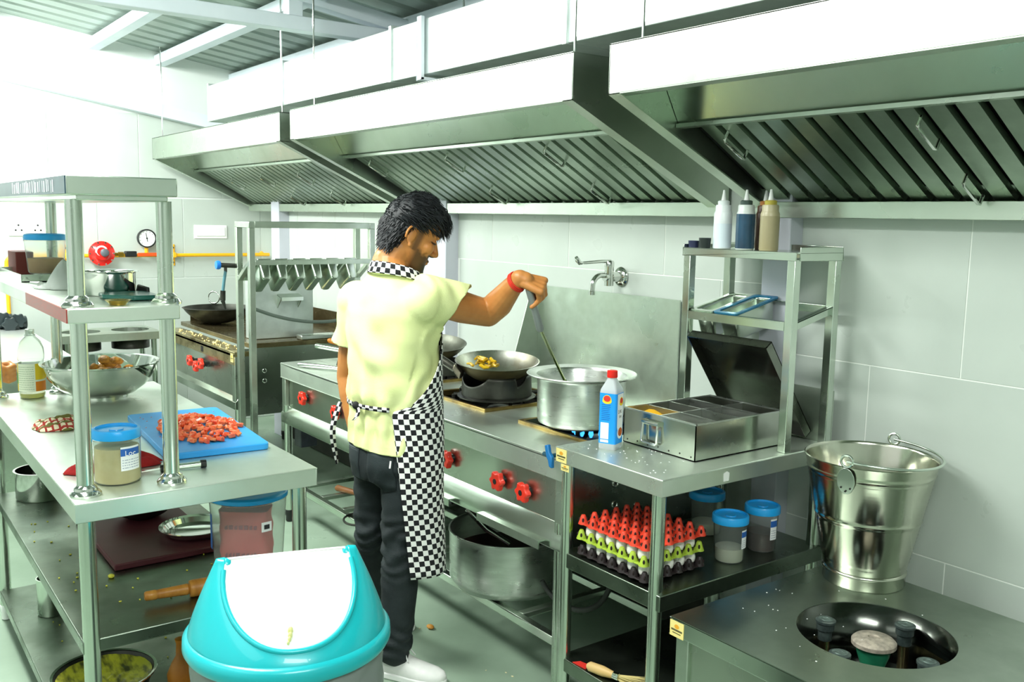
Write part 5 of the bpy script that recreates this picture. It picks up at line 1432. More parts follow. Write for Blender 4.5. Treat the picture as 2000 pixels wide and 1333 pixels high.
# brush on the bottom shelf
t = thing('basting_brush', 'wooden-handled straw brush lying on the bottom shelf of the side table', 'brush', (-2.0, 1.92, .2))
a = Vector((-2.125, 1.885, .222))
b = Vector((-2.03, 1.91, .222))
obj('handle', MB().tube([a, a + (b - a) * .1, a + (b - a) * .6, b], [.008, .0155, .0165, .011], 18), mat('brush_wood', 'D2B276', .5, 0, 'C2A060', 6), t)
c_ = b + (b - a).normalized() * .022
obj('ferrule', MB().cyl(b, c_, .0115, .013, n=18), chrome, t)
bm2 = MB()
random.seed(12)
u_ = (b - a).normalized()
for i in range(90):
    s_ = Vector((random.uniform(-1, 1), random.uniform(-1, 1), random.uniform(-1, 1)))
    s_ -= u_ * s_.dot(u_)
    p0 = c_ + s_ * .007
    bm2.cyl(p0, p0 + u_ * random.uniform(.07, .1) + s_ * .018, .0011, .0007, n=4)
obj('bristles', bm2, mat('straw', 'D8C98A', .7), t, kind='stuff')
tag(obj('red_scrap', MB().prism([(-2.2, 1.885, .2008), (-2.14, 1.89, .2008), (-2.145, 1.92, .2008), (-2.19, 1.91, .2008)], (0, 0, .002)), label_r, smooth=False, origin=(-2.17, 1.9, .2)), 'scrap of red plastic beside the straw brush', 'scrap')

# steel bucket on the stock-pot range
bk = thing('steel_bucket', 'large ribbed steel bucket with a wire bail on the stock-pot range', 'bucket', (-1.555, 2.485, TZ))
bc = (-1.555, 2.485, TZ + .0005)
prof = [(0, .012), (.108, .012), (.112, 0), (.117, 0), (.119, .004), (.119, .032), (.122, .036), (.122, .042), (.117, .046), (.118, .05)]
H_ = .38
for i in range(61):
    f = i / 60
    r_ = .12 + (.188 - .12) * f
    z_ = .05 + (H_ - .05) * f
    g_ = 0
    if .06 < f < .86:
        g_ = .0011 if i % 2 else -.0004
    if abs(f - .48) < .018 or abs(f - .9) < .012:
        g_ = .0022
    prof.append((r_ + g_, z_))
prof += [(.191, H_), (.192, H_ + .004), (.189, H_ + .006), (.186, H_ + .003), (.184, H_ - .004), (.118, .055), (0, .05)]
obj('body', MB().lathe(prof, bc, 72), mat('bucket_steel', 'CFD0C2', .17, 1, 'C0C2B2', 6, rvar=.06), bk, ang=60)
# ears face along the line of the bail hinge
ea = math.atan2(.55, .84) + PI / 2
ed = Vector((math.cos(ea), math.sin(ea), 0))
for s_, nm in ((1, 'far'), (-1, 'near')):
    side_ = Vector((math.cos(-.93 if s_ < 0 else PI - .93), math.sin(-.93 if s_ < 0 else PI - .93), 0))
    side_ = Vector((.22, -.975, 0)).normalized() * (1 if s_ < 0 else -1)
    tn = Vector((-side_.y, side_.x, 0))
    ep = Vector(bc) + side_ * .186 + Vector((0, 0, H_ - .025))
    pl = []
    for a in range(14):
        an = 2 * PI * a / 14
        pl.append(ep + tn * (.026 * math.cos(an)) + Vector((0, 0, .04 * math.sin(an) - .01)) + side_ * (.004 + .006 * math.sin(an)))
    e_ = obj('bail_ear', MB().prism(pl, side_ * .003), steel, bk, bevel=.001)
    for dx, dz in ((-.013, -.03), (.013, -.03), (0, -.04)):
        obj('rivet', MB().ell(ep + tn * dx + Vector((0, 0, dz)) + side_ * .005, .003, .003, .003, 8, 6), dark_iron, e_)
    hp_ = ep + Vector((0, 0, .048)) + side_ * .006
    obj('bail_eye', MB().tube(arc(hp_, .017, 0, 2 * PI, 16, tn, Vector((0, 0, 1)))[:-1], .004, 8, False, True), steel, e_)
s0 = Vector((.22, -.975, 0)).normalized()
t0 = Vector((-s0.y, s0.x, 0))
hpth = []
for i in range(31):
    an = PI * i / 30
    p = Vector(bc) + s0 * (.192 * math.cos(an)) + t0 * (.199 * math.sin(an)) + Vector((0, 0, H_ + .022 - .012 * math.sin(an)))
    hpth.append(p)
obj('wire_bail', MB().tube(hpth, .004, 10), steel, bk)

# ---------------------------------------------------------------- swing-top bin in the foreground
bn_ = thing('swing_bin', 'teal swing-top waste bin with a white flap and a grey body, in the foreground', 'bin', (-1.9, .786, 0))
bx, by = -1.9, .786
RR, ZRIM = .222, .705
teal_p = mat('teal_plastic', '18B7BE', .32, 0, '12AEB6', 3, coat=.25)
obj('bin_body', MB().lathe([(0, .002), (.165, 0), (.17, .006), (.206, ZRIM - .03), (.206, ZRIM - .01)], (bx, by, 0), 64, None, False), mat('grey_bin', '6F7976', .3, 0, '626C69', 4, trans=.2), bn_, solid=.003)
rd = Vector((.29, .957, 0)).normalized()        # ridge direction
fd = Vector((rd.y, -rd.x, 0))                   # towards the viewer
HL = .172
RL = .148
UPV = Vector((0, 0, 1))
def shell(th, v, off=0.0):
    """th: angle round the bin from rd; v: 0 at rim .. 1 at ridge"""
    c_, s_ = math.cos(th), math.sin(th)
    p0 = Vector((c_ * (RR - .008), s_ * (RR - .008)))
    p1 = Vector((RL * (c_ if abs(c_) < 1 else c_), 0.0))
    k = v
    prof_r = 1 - k
    e = 1.0
    x_ = p0.x + (p1.x - p0.x) * (k ** 1.15)
    y_ = p0.y * (1 - k ** 1.25)
    z_ = HL * k ** .95
    return x_, y_, z_
def sp3(th, v, off=0.0):
    x_, y_, z_ = shell(th, v)
    d = Vector((bx, by, ZRIM + .018)) + rd * x_ + fd * -0 + Vector((0, 0, z_))
    d += fd * y_
    if off:
        d += (fd * (1 if y_ >= 0 else -1) * .7 + Vector((0, 0, .7))) * off
    return d
def vflap(th):          # lower boundary of the flap opening
    s_ = abs(math.sin(th))
    c_ = abs(math.cos(th))
    cm_ = .88
    if c_ > cm_:
        return 1.0
    return 1 - .86 * (1 - (c_ / cm_) ** 2.4) ** .55
NT, NV = 120, 22
teal_mb = MB().grid(lambda i, j_: sp3(2 * PI * j_, i * min(1, vflap(2 * PI * j_)) if vflap(2 * PI * j_) < 1 else i * .985), NV, NT, True)
obj('lid_hood', teal_mb, teal_p, bn_, solid=.006, ang=60)
edge = []
for j_ in range(NT // 2 + 1):
    th = PI * j_ / (NT // 2)
    if abs(math.cos(th)) < .885:
        edge.append(sp3(th, vflap(th), .002))
obj('lid_bead', MB().tube(edge, .006, 10), teal_p, bn_)
edge2 = [sp3(-PI * j_ / (NT // 2), vflap(-PI * j_ / (NT // 2)), .002) for j_ in range(NT // 2 + 1) if abs(math.cos(PI * j_ / (NT // 2))) < .885]
obj('lid_bead', MB().tube(edge2, .006, 10), teal_p, bn_)
obj('lid_rim', MB().lathe([(RR - .012, -.012), (RR, -.014), (RR + .004, -.006), (RR + .003, .012), (RR - .006, .021), (RR - .014, .019)], (bx, by, ZRIM), 72, None, False), teal_p, bn_, solid=.004, ang=70)
for sg in (1, -1):
    ee = Vector((bx, by, ZRIM + .018 + HL - .004)) + rd * (sg * (RL - .017))
    obj('hinge_ear', MB().ell(ee - UPV * .034, .021, .017, .037, 18, 12, Matrix.Rotation(math.atan2(rd.y, rd.x), 3, 'Z')), teal_p, bn_)
    obj('hinge_pin', MB().ell(ee + rd * sg * .026 + fd * .026 - Vector((0, 0, .06)), .005, .005, .005, 10, 6), whitep, bn_)
def flapfn(i, j_):
    th = math.acos(.875) + (PI - 2 * math.acos(.875)) * j_
    v0 = vflap(th)
    v = v0 + (1 - v0) * i
    p = sp3(th, v, -.004 + .004 * math.sin(PI * min(i * 1.2, 1)))
    return p
fm = mat('white_flap', 'F1F2EF', .35, coat=.2)
fpp = obj('swing_flap', MB().grid(flapfn, 16, 60), fm, bn_, solid=.004, label='white swing flap', ang=60)
obj('swing_flap', MB().grid(lambda i, j_: Vector((2 * bx, 2 * by, 0)) - Vector((flapfn(i, j_).x, flapfn(i, j_).y, -flapfn(i, j_).z)), 16, 60), fm, bn_, solid=.004, label='white swing flap', ang=60)
sm_ = MB()
for th_, v_, r_ in ((PI * .52, .32, .006), (PI * .522, .28, .005), (PI * .525, .25, .004), (PI * .53, .22, .003)):
    sm_.ell(sp3(th_, v_, .002), r_ * .8, r_, r_ * 1.6, 10, 6)
obj('food_smear', sm_, mat('smear', 'E4E39A', .5), fpp, kind='stuff')
# crumpled liner showing under the lid
obj('bin_liner', MB().grid(lambda i, j_: (bx + (.2115 + .006 * noise.noise(Vector((math.cos(2 * PI * j_) * 5, math.sin(2 * PI * j_) * 5, i * 4)))) * math.cos(2 * PI * j_), by + (.2115 + .006 * noise.noise(Vector((math.cos(2 * PI * j_) * 5, math.sin(2 * PI * j_) * 5, i * 4)))) * math.sin(2 * PI * j_), ZRIM - .016 - .14 * i + .02 * i * noise.noise(Vector((math.cos(2 * PI * j_) * 3, math.sin(2 * PI * j_) * 3, 7)))), 12, 120, True),
    mat('liner_film', 'B9C2BF', .25, trans=.6, ior=1.1), bn_, solid=.0006)

random.seed(17)
m = MB()
for i in range(34):
    m.ell((random.uniform(-2.25, -1.85), random.uniform(1.89, 2.09), ZS + .0008), random.uniform(.001, .004), random.uniform(.001, .003), .0008, 6, 4)
obj('flour_specks', m, MATS['label_white'], side, kind='stuff')
m = MB()
for i in range(22):
    m.ell((random.uniform(-1.66, -1.3), random.uniform(1.84, 2.5), TZ + .0006), random.uniform(.001, .003), random.uniform(.001, .003), .0006, 6, 4)
m.v = [p for p in m.v]
obj('flour_specks', m, MATS['label_white'], lo, kind='stuff')

# ---------------------------------------------------------------- the man at the range
man = thing('person', 'man in a pale yellow T-shirt and checkered apron stirring the aluminium pot', 'person', (-2.86, 1.6, 0))
FX = Vector((-.153, .989, 0)).normalized()      # where the trunk faces
RX = Vector((.989, .153, 0)).normalized()       # his right
UP = Vector((0, 0, 1))
skin = mat('skin', 'C6874A', .42, 0, 'B97A40', 18, sub=.12)
nt = skin.node_tree
b_ = nt.nodes['Principled BSDF']
src = b_.inputs['Base Color'].links[0].from_socket
at = nt.nodes.new('ShaderNodeAttribute')
at.attribute_name = 'beard'
mx = nt.nodes.new('ShaderNodeMix')
mx.data_type = 'RGBA'
nt.links.new(at.outputs['Fac'], mx.inputs[0])
nt.links.new(src, mx.inputs[6])
mx.inputs[7].default_value = lin('1A1512')
nt.links.new(mx.outputs[2], b_.inputs['Base Color'])
cap_ = lambda m, a, b, ra, rb: capsule(m, a, b, ra, rb)
def capsule(m, a, b, ra, rb, n=16):
    a, b = Vector(a), Vector(b)
    t = (b - a)
    L = t.length
    t = t / L
    pts, rs = [], []
    for k in range(5):
        an = PI / 2 * k / 4
        pts.append(a - t * ra * math.cos(an)); rs.append(max(ra * math.sin(an), 1e-4))
    for k in range(5):
        an = PI / 2 * k / 4
        pts.append(b + t * rb * math.sin(an)); rs.append(max(rb * math.cos(an), 1e-4))
    m.tube(pts, rs, n, True)
    return m
def chain(m, pts, rs, n=16):
    for (a, ra), (b, rb) in zip(zip(pts, rs), zip(pts[1:], rs[1:])):
        capsule(m, a, b, ra, rb, n)
    return m
def remesh(mb, voxel, smooth=3, name='tmp'):
    me = bpy.data.meshes.new(name)
    me.from_pydata(mb.v, [], mb.f)
    bm = bmesh.new()
    bm.from_mesh(me)
    bmesh.ops.recalc_face_normals(bm, faces=bm.faces)
    bm.to_mesh(me)
    bm.free()
    o = bpy.data.objects.new(name, me)
    C.objects.link(o)
    r = o.modifiers.new('r', 'REMESH')
    r.mode = 'VOXEL'
    r.voxel_size = voxel
    if smooth:
        s_ = o.modifiers.new('s', 'SMOOTH')
        s_.factor = .5
        s_.iterations = smooth
    dg = bpy.context.evaluated_depsgraph_get()
    ev = o.evaluated_get(dg)
    out = bpy.data.meshes.new_from_object(ev)
    bpy.data.objects.remove(o)
    r_ = MB()
    r_.v = [tuple(v.co) for v in out.vertices]
    r_.f = [tuple(p.vertices) for p in out.polygons]
    bpy.data.meshes.remove(out)
    return r_
# --- head frame
HS = 1.05
phi = math.radians(18)
rI, fI = Vector((.59, .807, 0)).normalized(), Vector((-.806, .592, 0)).normalized()
hf = rI * math.cos(phi) + fI * math.sin(phi)
hr = hf.cross(UP)                                # his right side
pt = math.radians(24)
hF = hf * math.cos(pt) - UP * math.sin(pt)
hU = UP * math.cos(pt) + hf * math.sin(pt)
EAR = Vector((-2.799, 1.626, 1.572))
HO = EAR - hr * (.074 * HS) - hU * (.108 * HS) + hF * (.008 * HS)
def hd_(f, r_, u):
    return HO + (hF * f + hr * r_ + hU * u) * HS
LV = [(-.004, .070, .030, .016), (.006, .083, .005, .032), (.02, .087, -.012, .043), (.04, .084, -.035, .052), (.055, .083, -.055, .058), (.075, .085, -.07, .063), (.1, .082, -.085, .068),
      (.12, .079, -.092, .070), (.14, .087, -.096, .074), (.165, .085, -.097, .077), (.19, .073, -.092, .072), (.21, .052, -.075, .058), (.225, .022, -.045, .035), (.231, .002, -.018, .012)]
def slices(levels, n=48, grow=0.0, ex=2.25):
    m = MB()
    for u, ff, bb, hw in levels:
        c0, a = (ff + bb) / 2, (ff - bb) / 2 + grow
        for j in range(n):
            t = 2 * PI * j / n
            ct, st_ = math.cos(t), math.sin(t)
            m.v.append(tuple(hd_(c0 + a * abs(ct) ** (2 / ex) * (1 if ct > 0 else -1), (hw + grow) * abs(st_) ** (2 / ex) * (1 if st_ > 0 else -1), u)))
    k = len(levels)
    for i in range(k - 1):
        for j in range(n):
            m.f.append((i * n + j, i * n + (j + 1) % n, (i + 1) * n + (j + 1) % n, (i + 1) * n + j))
    m.f.append(tuple(range(n))[::-1])
    m.f.append(tuple((k - 1) * n + j for j in range(n)))
    return m
bodym = slices(LV)
HR = Matrix((hF, hr, hU)).transposed()
# nose, brow, lips, chin, cheeks, ears
capsule(bodym, hd_(.078, 0, .132), hd_(.102, 0, .09), .009 * HS, .0115 * HS, 12)
capsule(bodym, hd_(.092, .0, .082), hd_(.104, 0, .088), .010 * HS, .0105 * HS, 12)
for s_ in (1, -1):
    bodym.ell(hd_(.093, s_ * .012, .084), .011, .008, .008, 10, 8, HR)
    bodym.ell(hd_(.076, s_ * .03, .141), .014, .026, .009, 12, 8, HR)
    bodym.ell(hd_(.055, s_ * .045, .095), .028, .02, .025, 12, 8, HR)
    bodym.ell(hd_(.073, s_ * .032, .119), .012, .014, .011, 12, 8, HR)
    # ear: rim ring plus lobe
    ec = hd_(-.012, s_ * .076, .106)
    pth = []
    for k in range(15):
        a = math.radians(-70 + 290 * k / 14)
        pth.append(ec + (hF * (-.006 + .0165 * math.cos(a)) + hU * (.006 + .028 * math.sin(a)) + hr * (s_ * (.006 - .010 * math.cos(a)))) * HS)
    bodym.tube(pth, .0048, 8)
    bodym.ell(ec + (hF * -.002 + hU * .0) * HS, .013, .006, .025, 12, 8, HR)
    bodym.ell(ec + (hF * .005 - hU * .026 + hr * s_ * .002) * HS, .008, .005, .009, 10, 8, HR)
bodym.ell(hd_(.0845, 0, .0565), .008, .022, .0055, 14, 8, HR)
bodym.ell(hd_(.083, 0, .0475), .0085, .020, .006, 14, 8, HR)
bodym.ell(hd_(.078, 0, .012), .013, .022, .014, 14, 8, HR)
# neck and trunk
nb = Vector((-2.845, 1.578, 1.40))
chain(bodym, [hd_(-.02, 0, .06), hd_(-.03, 0, .0), nb], [.062, .060, .070], 20)
chain(bodym, [nb, Vector((-2.86, 1.58, 1.25)), Vector((-2.87, 1.585, 1.05)), Vector((-2.87, 1.59, .9))], [.062, .09, .09, .095], 20)
SHR, ELR, WRR = Vector((-2.69, 1.628, 1.372)), Vector((-2.735, 1.90, 1.30)), Vector((-2.562, 1.912, 1.437))
SHL, ELL, WRL = Vector((-3.04, 1.535, 1.35)), Vector((-3.108, 1.532, 1.048)), Vector((-3.03, 1.53, .83))
capsule(bodym, Vector((-2.86, 1.58, 1.35)), SHR - UP * .012, .05, .046)
capsule(bodym, Vector((-2.86, 1.58, 1.34)), SHL - UP * .012, .05, .046)
def limb(m, pts, rs, sub=5):
    P, R_ = [], []
    for (a, ra), (b, rb) in zip(zip(pts, rs), zip(pts[1:], rs[1:])):
        for k in range(sub):
            f = k / sub
            P.append(Vector(a).lerp(Vector(b), f)); R_.append(ra + (rb - ra) * f)
    P.append(Vector(pts[-1])); R_.append(rs[-1])
    chain(m, P, R_, 18)
mid = SHR.lerp(ELR, .55) + Vector((.0, 0, -.004))
limb(bodym, [SHR - UP * .012, mid, ELR, ELR.lerp(WRR, .3) + Vector((0, .004, -.003)), ELR.lerp(WRR, .75), WRR], [.048, .056, .049, .051, .037, .029], 4)
limb(bodym, [SHL, SHL.lerp(ELL, .5), ELL, ELL.lerp(WRL, .3), WRL], [.045, .048, .042, .042, .027], 4)
# right hand closed on the ladle: palm, knuckles, four fingers of different length, thumb
A0, A1 = Vector((-2.541, 1.945, 1.372)), Vector((-2.553, 1.995, 1.262))      # ladle grip top and lower end
ax = (A1 - A0).normalized()
fw = (Vector((-2.515, 1.968, 1.415)) - WRR).normalized()      # wrist to knuckles
lt = Vector((.62, -.5, -.6))                                  # towards his little finger, the viewer's side
lt = (lt - fw * lt.dot(fw)).normalized()
dnv = fw.cross(lt)
if dnv.z > 0:
    dnv = -dnv
KC = WRR + fw * .082
capsule(bodym, WRR - fw * .005, WRR + fw * .02, .027, .028)
for k in range(4):
    o_ = (-.032 + .0213 * k)
    capsule(bodym, WRR + fw * .018 + lt * o_ * .55 + dnv * .004, KC + lt * o_ + dnv * .004, .0165, .0135, 12)
seglen = [(.040, .026, .020), (.044, .029, .021), (.041, .027, .020), (.033, .021, .018)]
for k in range(4):
    o_ = -.032 + .0213 * k
    K = KC + lt * o_ + dnv * (.004 + .003 * abs(k - 1.2)) - fw * (.004 * abs(k - 1))
    s1, s2, s3 = seglen[k]
    d1 = (fw * .38 + dnv * .92 - lt * o_ * 1.0).normalized()
    p1 = K + d1 * s1
    tgt = A0 + ax * (.03 + .004 * k) + lt * o_ * .55
    d2 = ((tgt - p1).normalized() * .75 + dnv * .45 - fw * .35).normalized()
    p2 = p1 + d2 * s2
    d3 = ((tgt - p2).normalized() * .8 - fw * .5).normalized()
    p3 = p2 + d3 * s3
    chain(bodym, [K, p1, p2, p3], [.0108, .0096, .0088, .0076], 12)
T0 = WRR + fw * .028 - lt * .026 + dnv * .01
T1 = T0 + (fw * .45 + dnv * .75 - lt * .35).normalized() * .042
T2 = A0 + ax * .02 - lt * .014 - fw * .004
chain(bodym, [T0, T1, T2, T2 + ax * .02], [.0155, .0125, .0105, .009], 12)
# left hand hanging open beside the hip
lw = (WRL - ELL).normalized()
HL_ = WRL + lw * .075
ll_ = Vector((.35, .9, 0)).normalized()
for k in range(4):
    o_ = -.027 + .018 * k
    capsule(bodym, WRL + lw * .01 + ll_ * o_ * .5, HL_ + ll_ * o_, .015, .0125, 12)
    c1 = HL_ + ll_ * o_ + (lw * .9 + FX * .1 + RX * .35).normalized() * (.036 - .003 * abs(k - 1))
    c2 = c1 + (lw * .7 + RX * .7).normalized() * .024
    chain(bodym, [HL_ + ll_ * o_, c1, c2, c2 + (lw * .3 + RX * .9).normalized() * .018], [.011, .01, .009, .0078], 10)
tt0 = WRL + lw * .03 + ll_ * .028
chain(bodym, [tt0, tt0 + (lw * .7 + ll_ * .7).normalized() * .035, tt0 + (lw * .9 + ll_ * .45).normalized() * .064], [.014, .0115, .0095], 10)
bd_ = remesh(bodym, .0034, 2)
body = obj('body', bd_, skin, man, ang=180)
me = body.data
att = me.attributes.new('beard', 'FLOAT', 'POINT')
vals = []
org = ORG['person'] if 'person' in ORG else Vector((-2.86, 1.6, 0))
for v in me.vertices:
    q_ = Vector(v.co) + org - HO
    f, r_, u = q_.dot(hF) / HS, q_.dot(hr) / HS, q_.dot(hU) / HS
    val = 0.0
    if -.03 < u < .24 and -.11 < f < .13:
        nz = .012 * noise.noise(Vector((f * 90, r_ * 90, u * 90)))
        up_ = .078 - .35 * max(0, f - .06) if f > .04 else .078 + (.04 - f) * 1.1
        if f > .004 + nz and u < up_ + nz and u > -.02:
            val = .82 + .16 * min(1, max(0, (f - .05) / .03)) * (1 if u < .04 else .2)
            val *= min(1, max(0, (f - .004) / .025)) * min(1, max(0, (up_ + nz - u) / .014))
        if f > .08 and .0425 < u < .053 and abs(r_) < .024:
            val = .12
        if f > .072 and .060 < u < .077 and abs(r_) < .036:
            val = .88
        if -.002 < f < .034 and .07 < u < .15 and abs(r_) > .045:
            val = max(val, .72 * min(1, (f + .002) / .012, (.034 - f) / .012))
        if abs(u - .150 - .1 * (.06 - f)) < .0055 and f > .045 and abs(r_) > .012:
            val = .93
        if abs(u - .117) < .0035 and f > .05 and .016 < abs(r_) < .05:
            val = .9
    vals.append(val)
att.data.foreach_set('value', vals)
# --- hair: a cap and many short tufts
hair_m = mat('black_hair', '141618', .55, 0, '23272A', 60)
cap_l = []
HLV = [(.035, -.03, -.078, .052), (.06, -.028, -.090, .064), (.085, -.012, -.099, .073), (.105, .0, -.106, .079), (.125, .012, -.110, .083), (.145, .03, -.112, .087), (.165, .072, -.112, .091), (.185, .088, -.108, .091), (.205, .088, -.098, .086),
       (.225, .078, -.084, .075), (.243, .055, -.062, .055), (.254, .02, -.03, .03), (.257, .0, -.01, .01)]
hm_ = slices(HLV, 56, -.005, 2.15)
hm_.v = [tuple(Vector(p) + noise.noise_vector(Vector(p) * 45) * .005 + noise.noise_vector(Vector(p) * 130) * .0025) for p in hm_.v]
hair = obj('hair', hm_, hair_m, man, ang=180)
tf = MB()
random.seed(31)
for i in range(3200):
    th = random.uniform(0, 2 * PI)
    k = random.uniform(0, len(HLV) - 1.01)
    i0 = int(k)
    fr_ = k - i0
    L0, L1 = HLV[i0], HLV[i0 + 1]
    u, ff, bb, hw = [L0[q_] + (L1[q_] - L0[q_]) * fr_ for q_ in range(4)]
    c0, a = (ff + bb) / 2, (ff - bb) / 2
    f, r_ = c0 + a * math.cos(th), hw * math.sin(th)
    p = hd_(f * .98, r_ * .98, u - .002)
    out = (hF * (math.cos(th)) + hr * math.sin(th) + hU * (max(0, u - .14) * 12)).normalized()
    low = u < .14
    flow = (hF * (.9 if not low else -.35) - hU * (.25 if not low else 1.0) + hr * random.uniform(-.35, .35) + Vector((random.uniform(-.3, .3), random.uniform(-.3, .3), random.uniform(-.2, .3)))).normalized()
    L = random.uniform(.012, .022) if low else random.uniform(.022, .046)
    if u > .16 and math.cos(th) > .6:
        L = random.uniform(.03, .055)
        flow = (hF * .75 - hU * .75 + hr * random.uniform(-.4, .4)).normalized()
    lift = .18 if low else random.uniform(.2, .8)
    p1 = p + (flow + out * lift).normalized() * L * .55
    p2 = p1 + (flow - out * .1 - UP * .25).normalized() * L * .5
    tf.tube([p, p1, p2], [.0024, .0018, .0004], 3, False)
obj('hair_tufts', tf, hair_m, hair, kind='stuff')
# --- red wrist threads
wx = (WRR - ELR).normalized()
for k, m_ in enumerate((0.012, .018, .024)):
    c_ = WRR - wx * (.004 + m_)
    e_ = wx.orthogonal().normalized()
    g_ = wx.cross(e_)
    obj('wrist_thread', MB().tube(arc(c_, .0335 + .001 * k, 0, 2 * PI, 24, e_, g_ + wx * .15)[:-1], .003, 8, False, True), mat('red_thread', 'D3341F', .7) if 'red_thread' not in MATS else MATS['red_thread'], man)

# --- T-shirt
shirt_m = mat('pale_yellow_cotton', 'E6EEAE', .85, 0, 'E0E9A4', 9, bump=.12, bscale=260)
TC = lambda z: Vector((-2.862, 1.583, 0)) + RX * 0 + FX * (.01 if z > 1.2 else 0)
def ering(c, a, b, z, n=48, ex=2.3, sag=0.0, b2=None):
    out = []
    for j in range(n):
        t = 2 * PI * j / n
        ct, st_ = math.cos(t), math.sin(t)
        bb = b if ct > 0 else (b2 or b)
        p = Vector((c.x, c.y, z)) + FX * (bb * abs(ct) ** (2 / ex) * (1 if ct > 0 else -1)) + RX * (a * abs(st_) ** (2 / ex) * (1 if st_ > 0 else -1))
        p.z -= sag * abs(st_) ** 2.2
        out.append(p)
    return out
rings = []
for z, a, b, b2, sag in ((.80, .178, .125, .128, 0), (.86, .18, .125, .13, 0), (.915, .176, .12, .128, 0), (.96, .164, .115, .118, 0), (.985, .160, .113, .114, 0), (1.02, .172, .12, .125, 0), (1.08, .178, .122, .132, 0), (1.16, .180, .125, .136, 0),
                         (1.24, .186, .128, .140, 0), (1.31, .194, .126, .138, .008), (1.365, .196, .112, .126, .028), (1.405, .17, .092, .108, .04), (1.432, .11, .075, .085, .018), (1.452, .082, .07, .074, 0)):
    rings.append(ering(TC(z), a, b, z, 48, 2.3, sag, b2))
sm0 = loftm(rings)
cufR = SHR.lerp(ELR, .5)
dR = (ELR - SHR).normalized()
s0_ = SHR - dR * .02 + Vector((-.03, -.01, -.01))
def conelim(m, a, b, ra, rb, va=1.0, n=28):
    a, b = Vector(a), Vector(b)
    m.tube([a, a.lerp(b, .35), a.lerp(b, .7), b], [ra, ra * .66 + rb * .34, ra * .3 + rb * .7, rb], n, True)
conelim(sm0, s0_, cufR + dR * .12, .086, .086)
sm0.ell(SHR + Vector((-.02, -.012, -.02)), .085, .085, .075, 20, 12)
dL = (ELL - SHL).normalized()
cufL = SHL + dL * .175
conelim(sm0, SHL + Vector((.02, .01, -.0)), cufL + dL * .06, .078, .07)
sm0.ell(SHL + Vector((.015, .0, -.012)), .078, .078, .07, 20, 12)
sh = remesh(sm0, .0075, 9)
def bisect(mb, planes):
    me = bpy.data.meshes.new('b')
    me.from_pydata(mb.v, [], mb.f)
    bm = bmesh.new()
    bm.from_mesh(me)
    for co, no in planes:
        bmesh.ops.bisect_plane(bm, geom=bm.verts[:] + bm.edges[:] + bm.faces[:], dist=1e-5, plane_co=co, plane_no=no)
    bm.verts.index_update()
    r_ = MB()
    r_.v = [tuple(v.co) for v in bm.verts]
    r_.f = [tuple(v.index for v in f.verts) for f in bm.faces]
    bm.free()
    bpy.data.meshes.remove(me)
    return r_
CUT, NCUT = Vector((-2.70, 1.745, 1.332)), (Vector((.59, .807, 0)) * .84 - UP * .54)
HEMN = (UP + RX * .05).normalized()
HEMP = Vector((-2.862, 1.583, .838))
sh = bisect(sh, [(CUT, NCUT), (cufL, dL), (HEMP, HEMN), (Vector((0, 0, 1.447)), UP)])
def fold(p):
    q_ = Vector(p)
    s_ = q_ - Vector((-2.862, 1.583, 1.2))
    lat, fr_, z = s_.dot(RX), s_.dot(FX), q_.z
    d_ = Vector((s_.x, s_.y, 0))
    d_.normalize()
    amp = 0
    # drags from the raised right shoulder towards the left waist, bunching above the apron tie
    dg_ = (lat * .75 + (z - 1.2) * .66)
    m1 = max(0, min(1, (1.37 - z) / .12)) * max(0, min(1, (z - 1.0) / .1))
    amp += .0075 * math.sin(dg_ * 48 + 3.2 * noise.noise(q_ * 5)) * m1 * max(0, .35 + noise.noise(q_ * 4 + Vector((3, 1, 7)))) * 1.6
    amp += .005 * math.sin(lat * 62 + 2.5 * noise.noise(Vector((lat * 5, fr_ * 5, z * 3)))) * max(0, min(1, (1.3 - z) / .1)) * max(0, min(1, (z - .95) / .15)) * (.5 + .5 * noise.noise(q_ * 3))
    amp += .008 * noise.noise(Vector((lat * 9, fr_ * 9, z * 14)))
    ra_ = (q_ - SHR).dot(dR)
    if ra_ > 0 and lat > .12:
        amp += .004 * math.sin(ra_ * 75 + 4 * noise.noise(q_ * 8))
    w_ = math.exp(-((z - 1.0) / .045) ** 2)
    amp += .015 * w_ * (.6 + .5 * math.sin(math.atan2(lat, fr_) * 11))
    w2 = math.exp(-((z - .90) / .05) ** 2)
    amp += .009 * w2 * math.sin(math.atan2(lat, fr_) * 13 + 1)
    return q_ + d_ * amp
dRn, dLn = dR, dL
keep = []
vs = [Vector(p) for p in sh.v]
for f_ in sh.f:
    c_ = sum((vs[i] for i in f_), Vector()) / len(f_)
    if (c_ - HEMP).dot(HEMN) < 0:
        continue
    if c_.z > 1.447:
        continue
    if (c_ - CUT).dot(NCUT) > 0 and (c_ - cufR).length < .2 and c_.z > 1.18 and (c_ - Vector((-2.862, 1.583, c_.z))).dot(RX) > .05 and ((c_ - SHR) - dRn * (c_ - SHR).dot(dRn)).length < .115:
        continue
    if (c_ - cufL).dot(dLn) > 0 and (c_ - cufL).length < .16 and (c_ - Vector((-2.862, 1.583, c_.z))).dot(RX) < -.13:
        continue
    keep.append(f_)
sh.f = keep
sh.v = [tuple(fold(p)) for p in sh.v]
shirt = obj('t_shirt', sh, shirt_m, man, solid=.003, ang=180)
obj('collar', MB().tube([Vector((-2.852, 1.583, 1.447)) + FX * (.074 * math.cos(2 * PI * k / 30) + .004) + RX * (.083 * math.sin(2 * PI * k / 30)) - UP * (.02 * max(0, math.cos(2 * PI * k / 30))) for k in range(30)], .0065, 8, False, True), shirt_m, shirt)
for cc, dd, rr_ in ((cufR, dR, .0725), (cufL, dL, .068)):
    pass
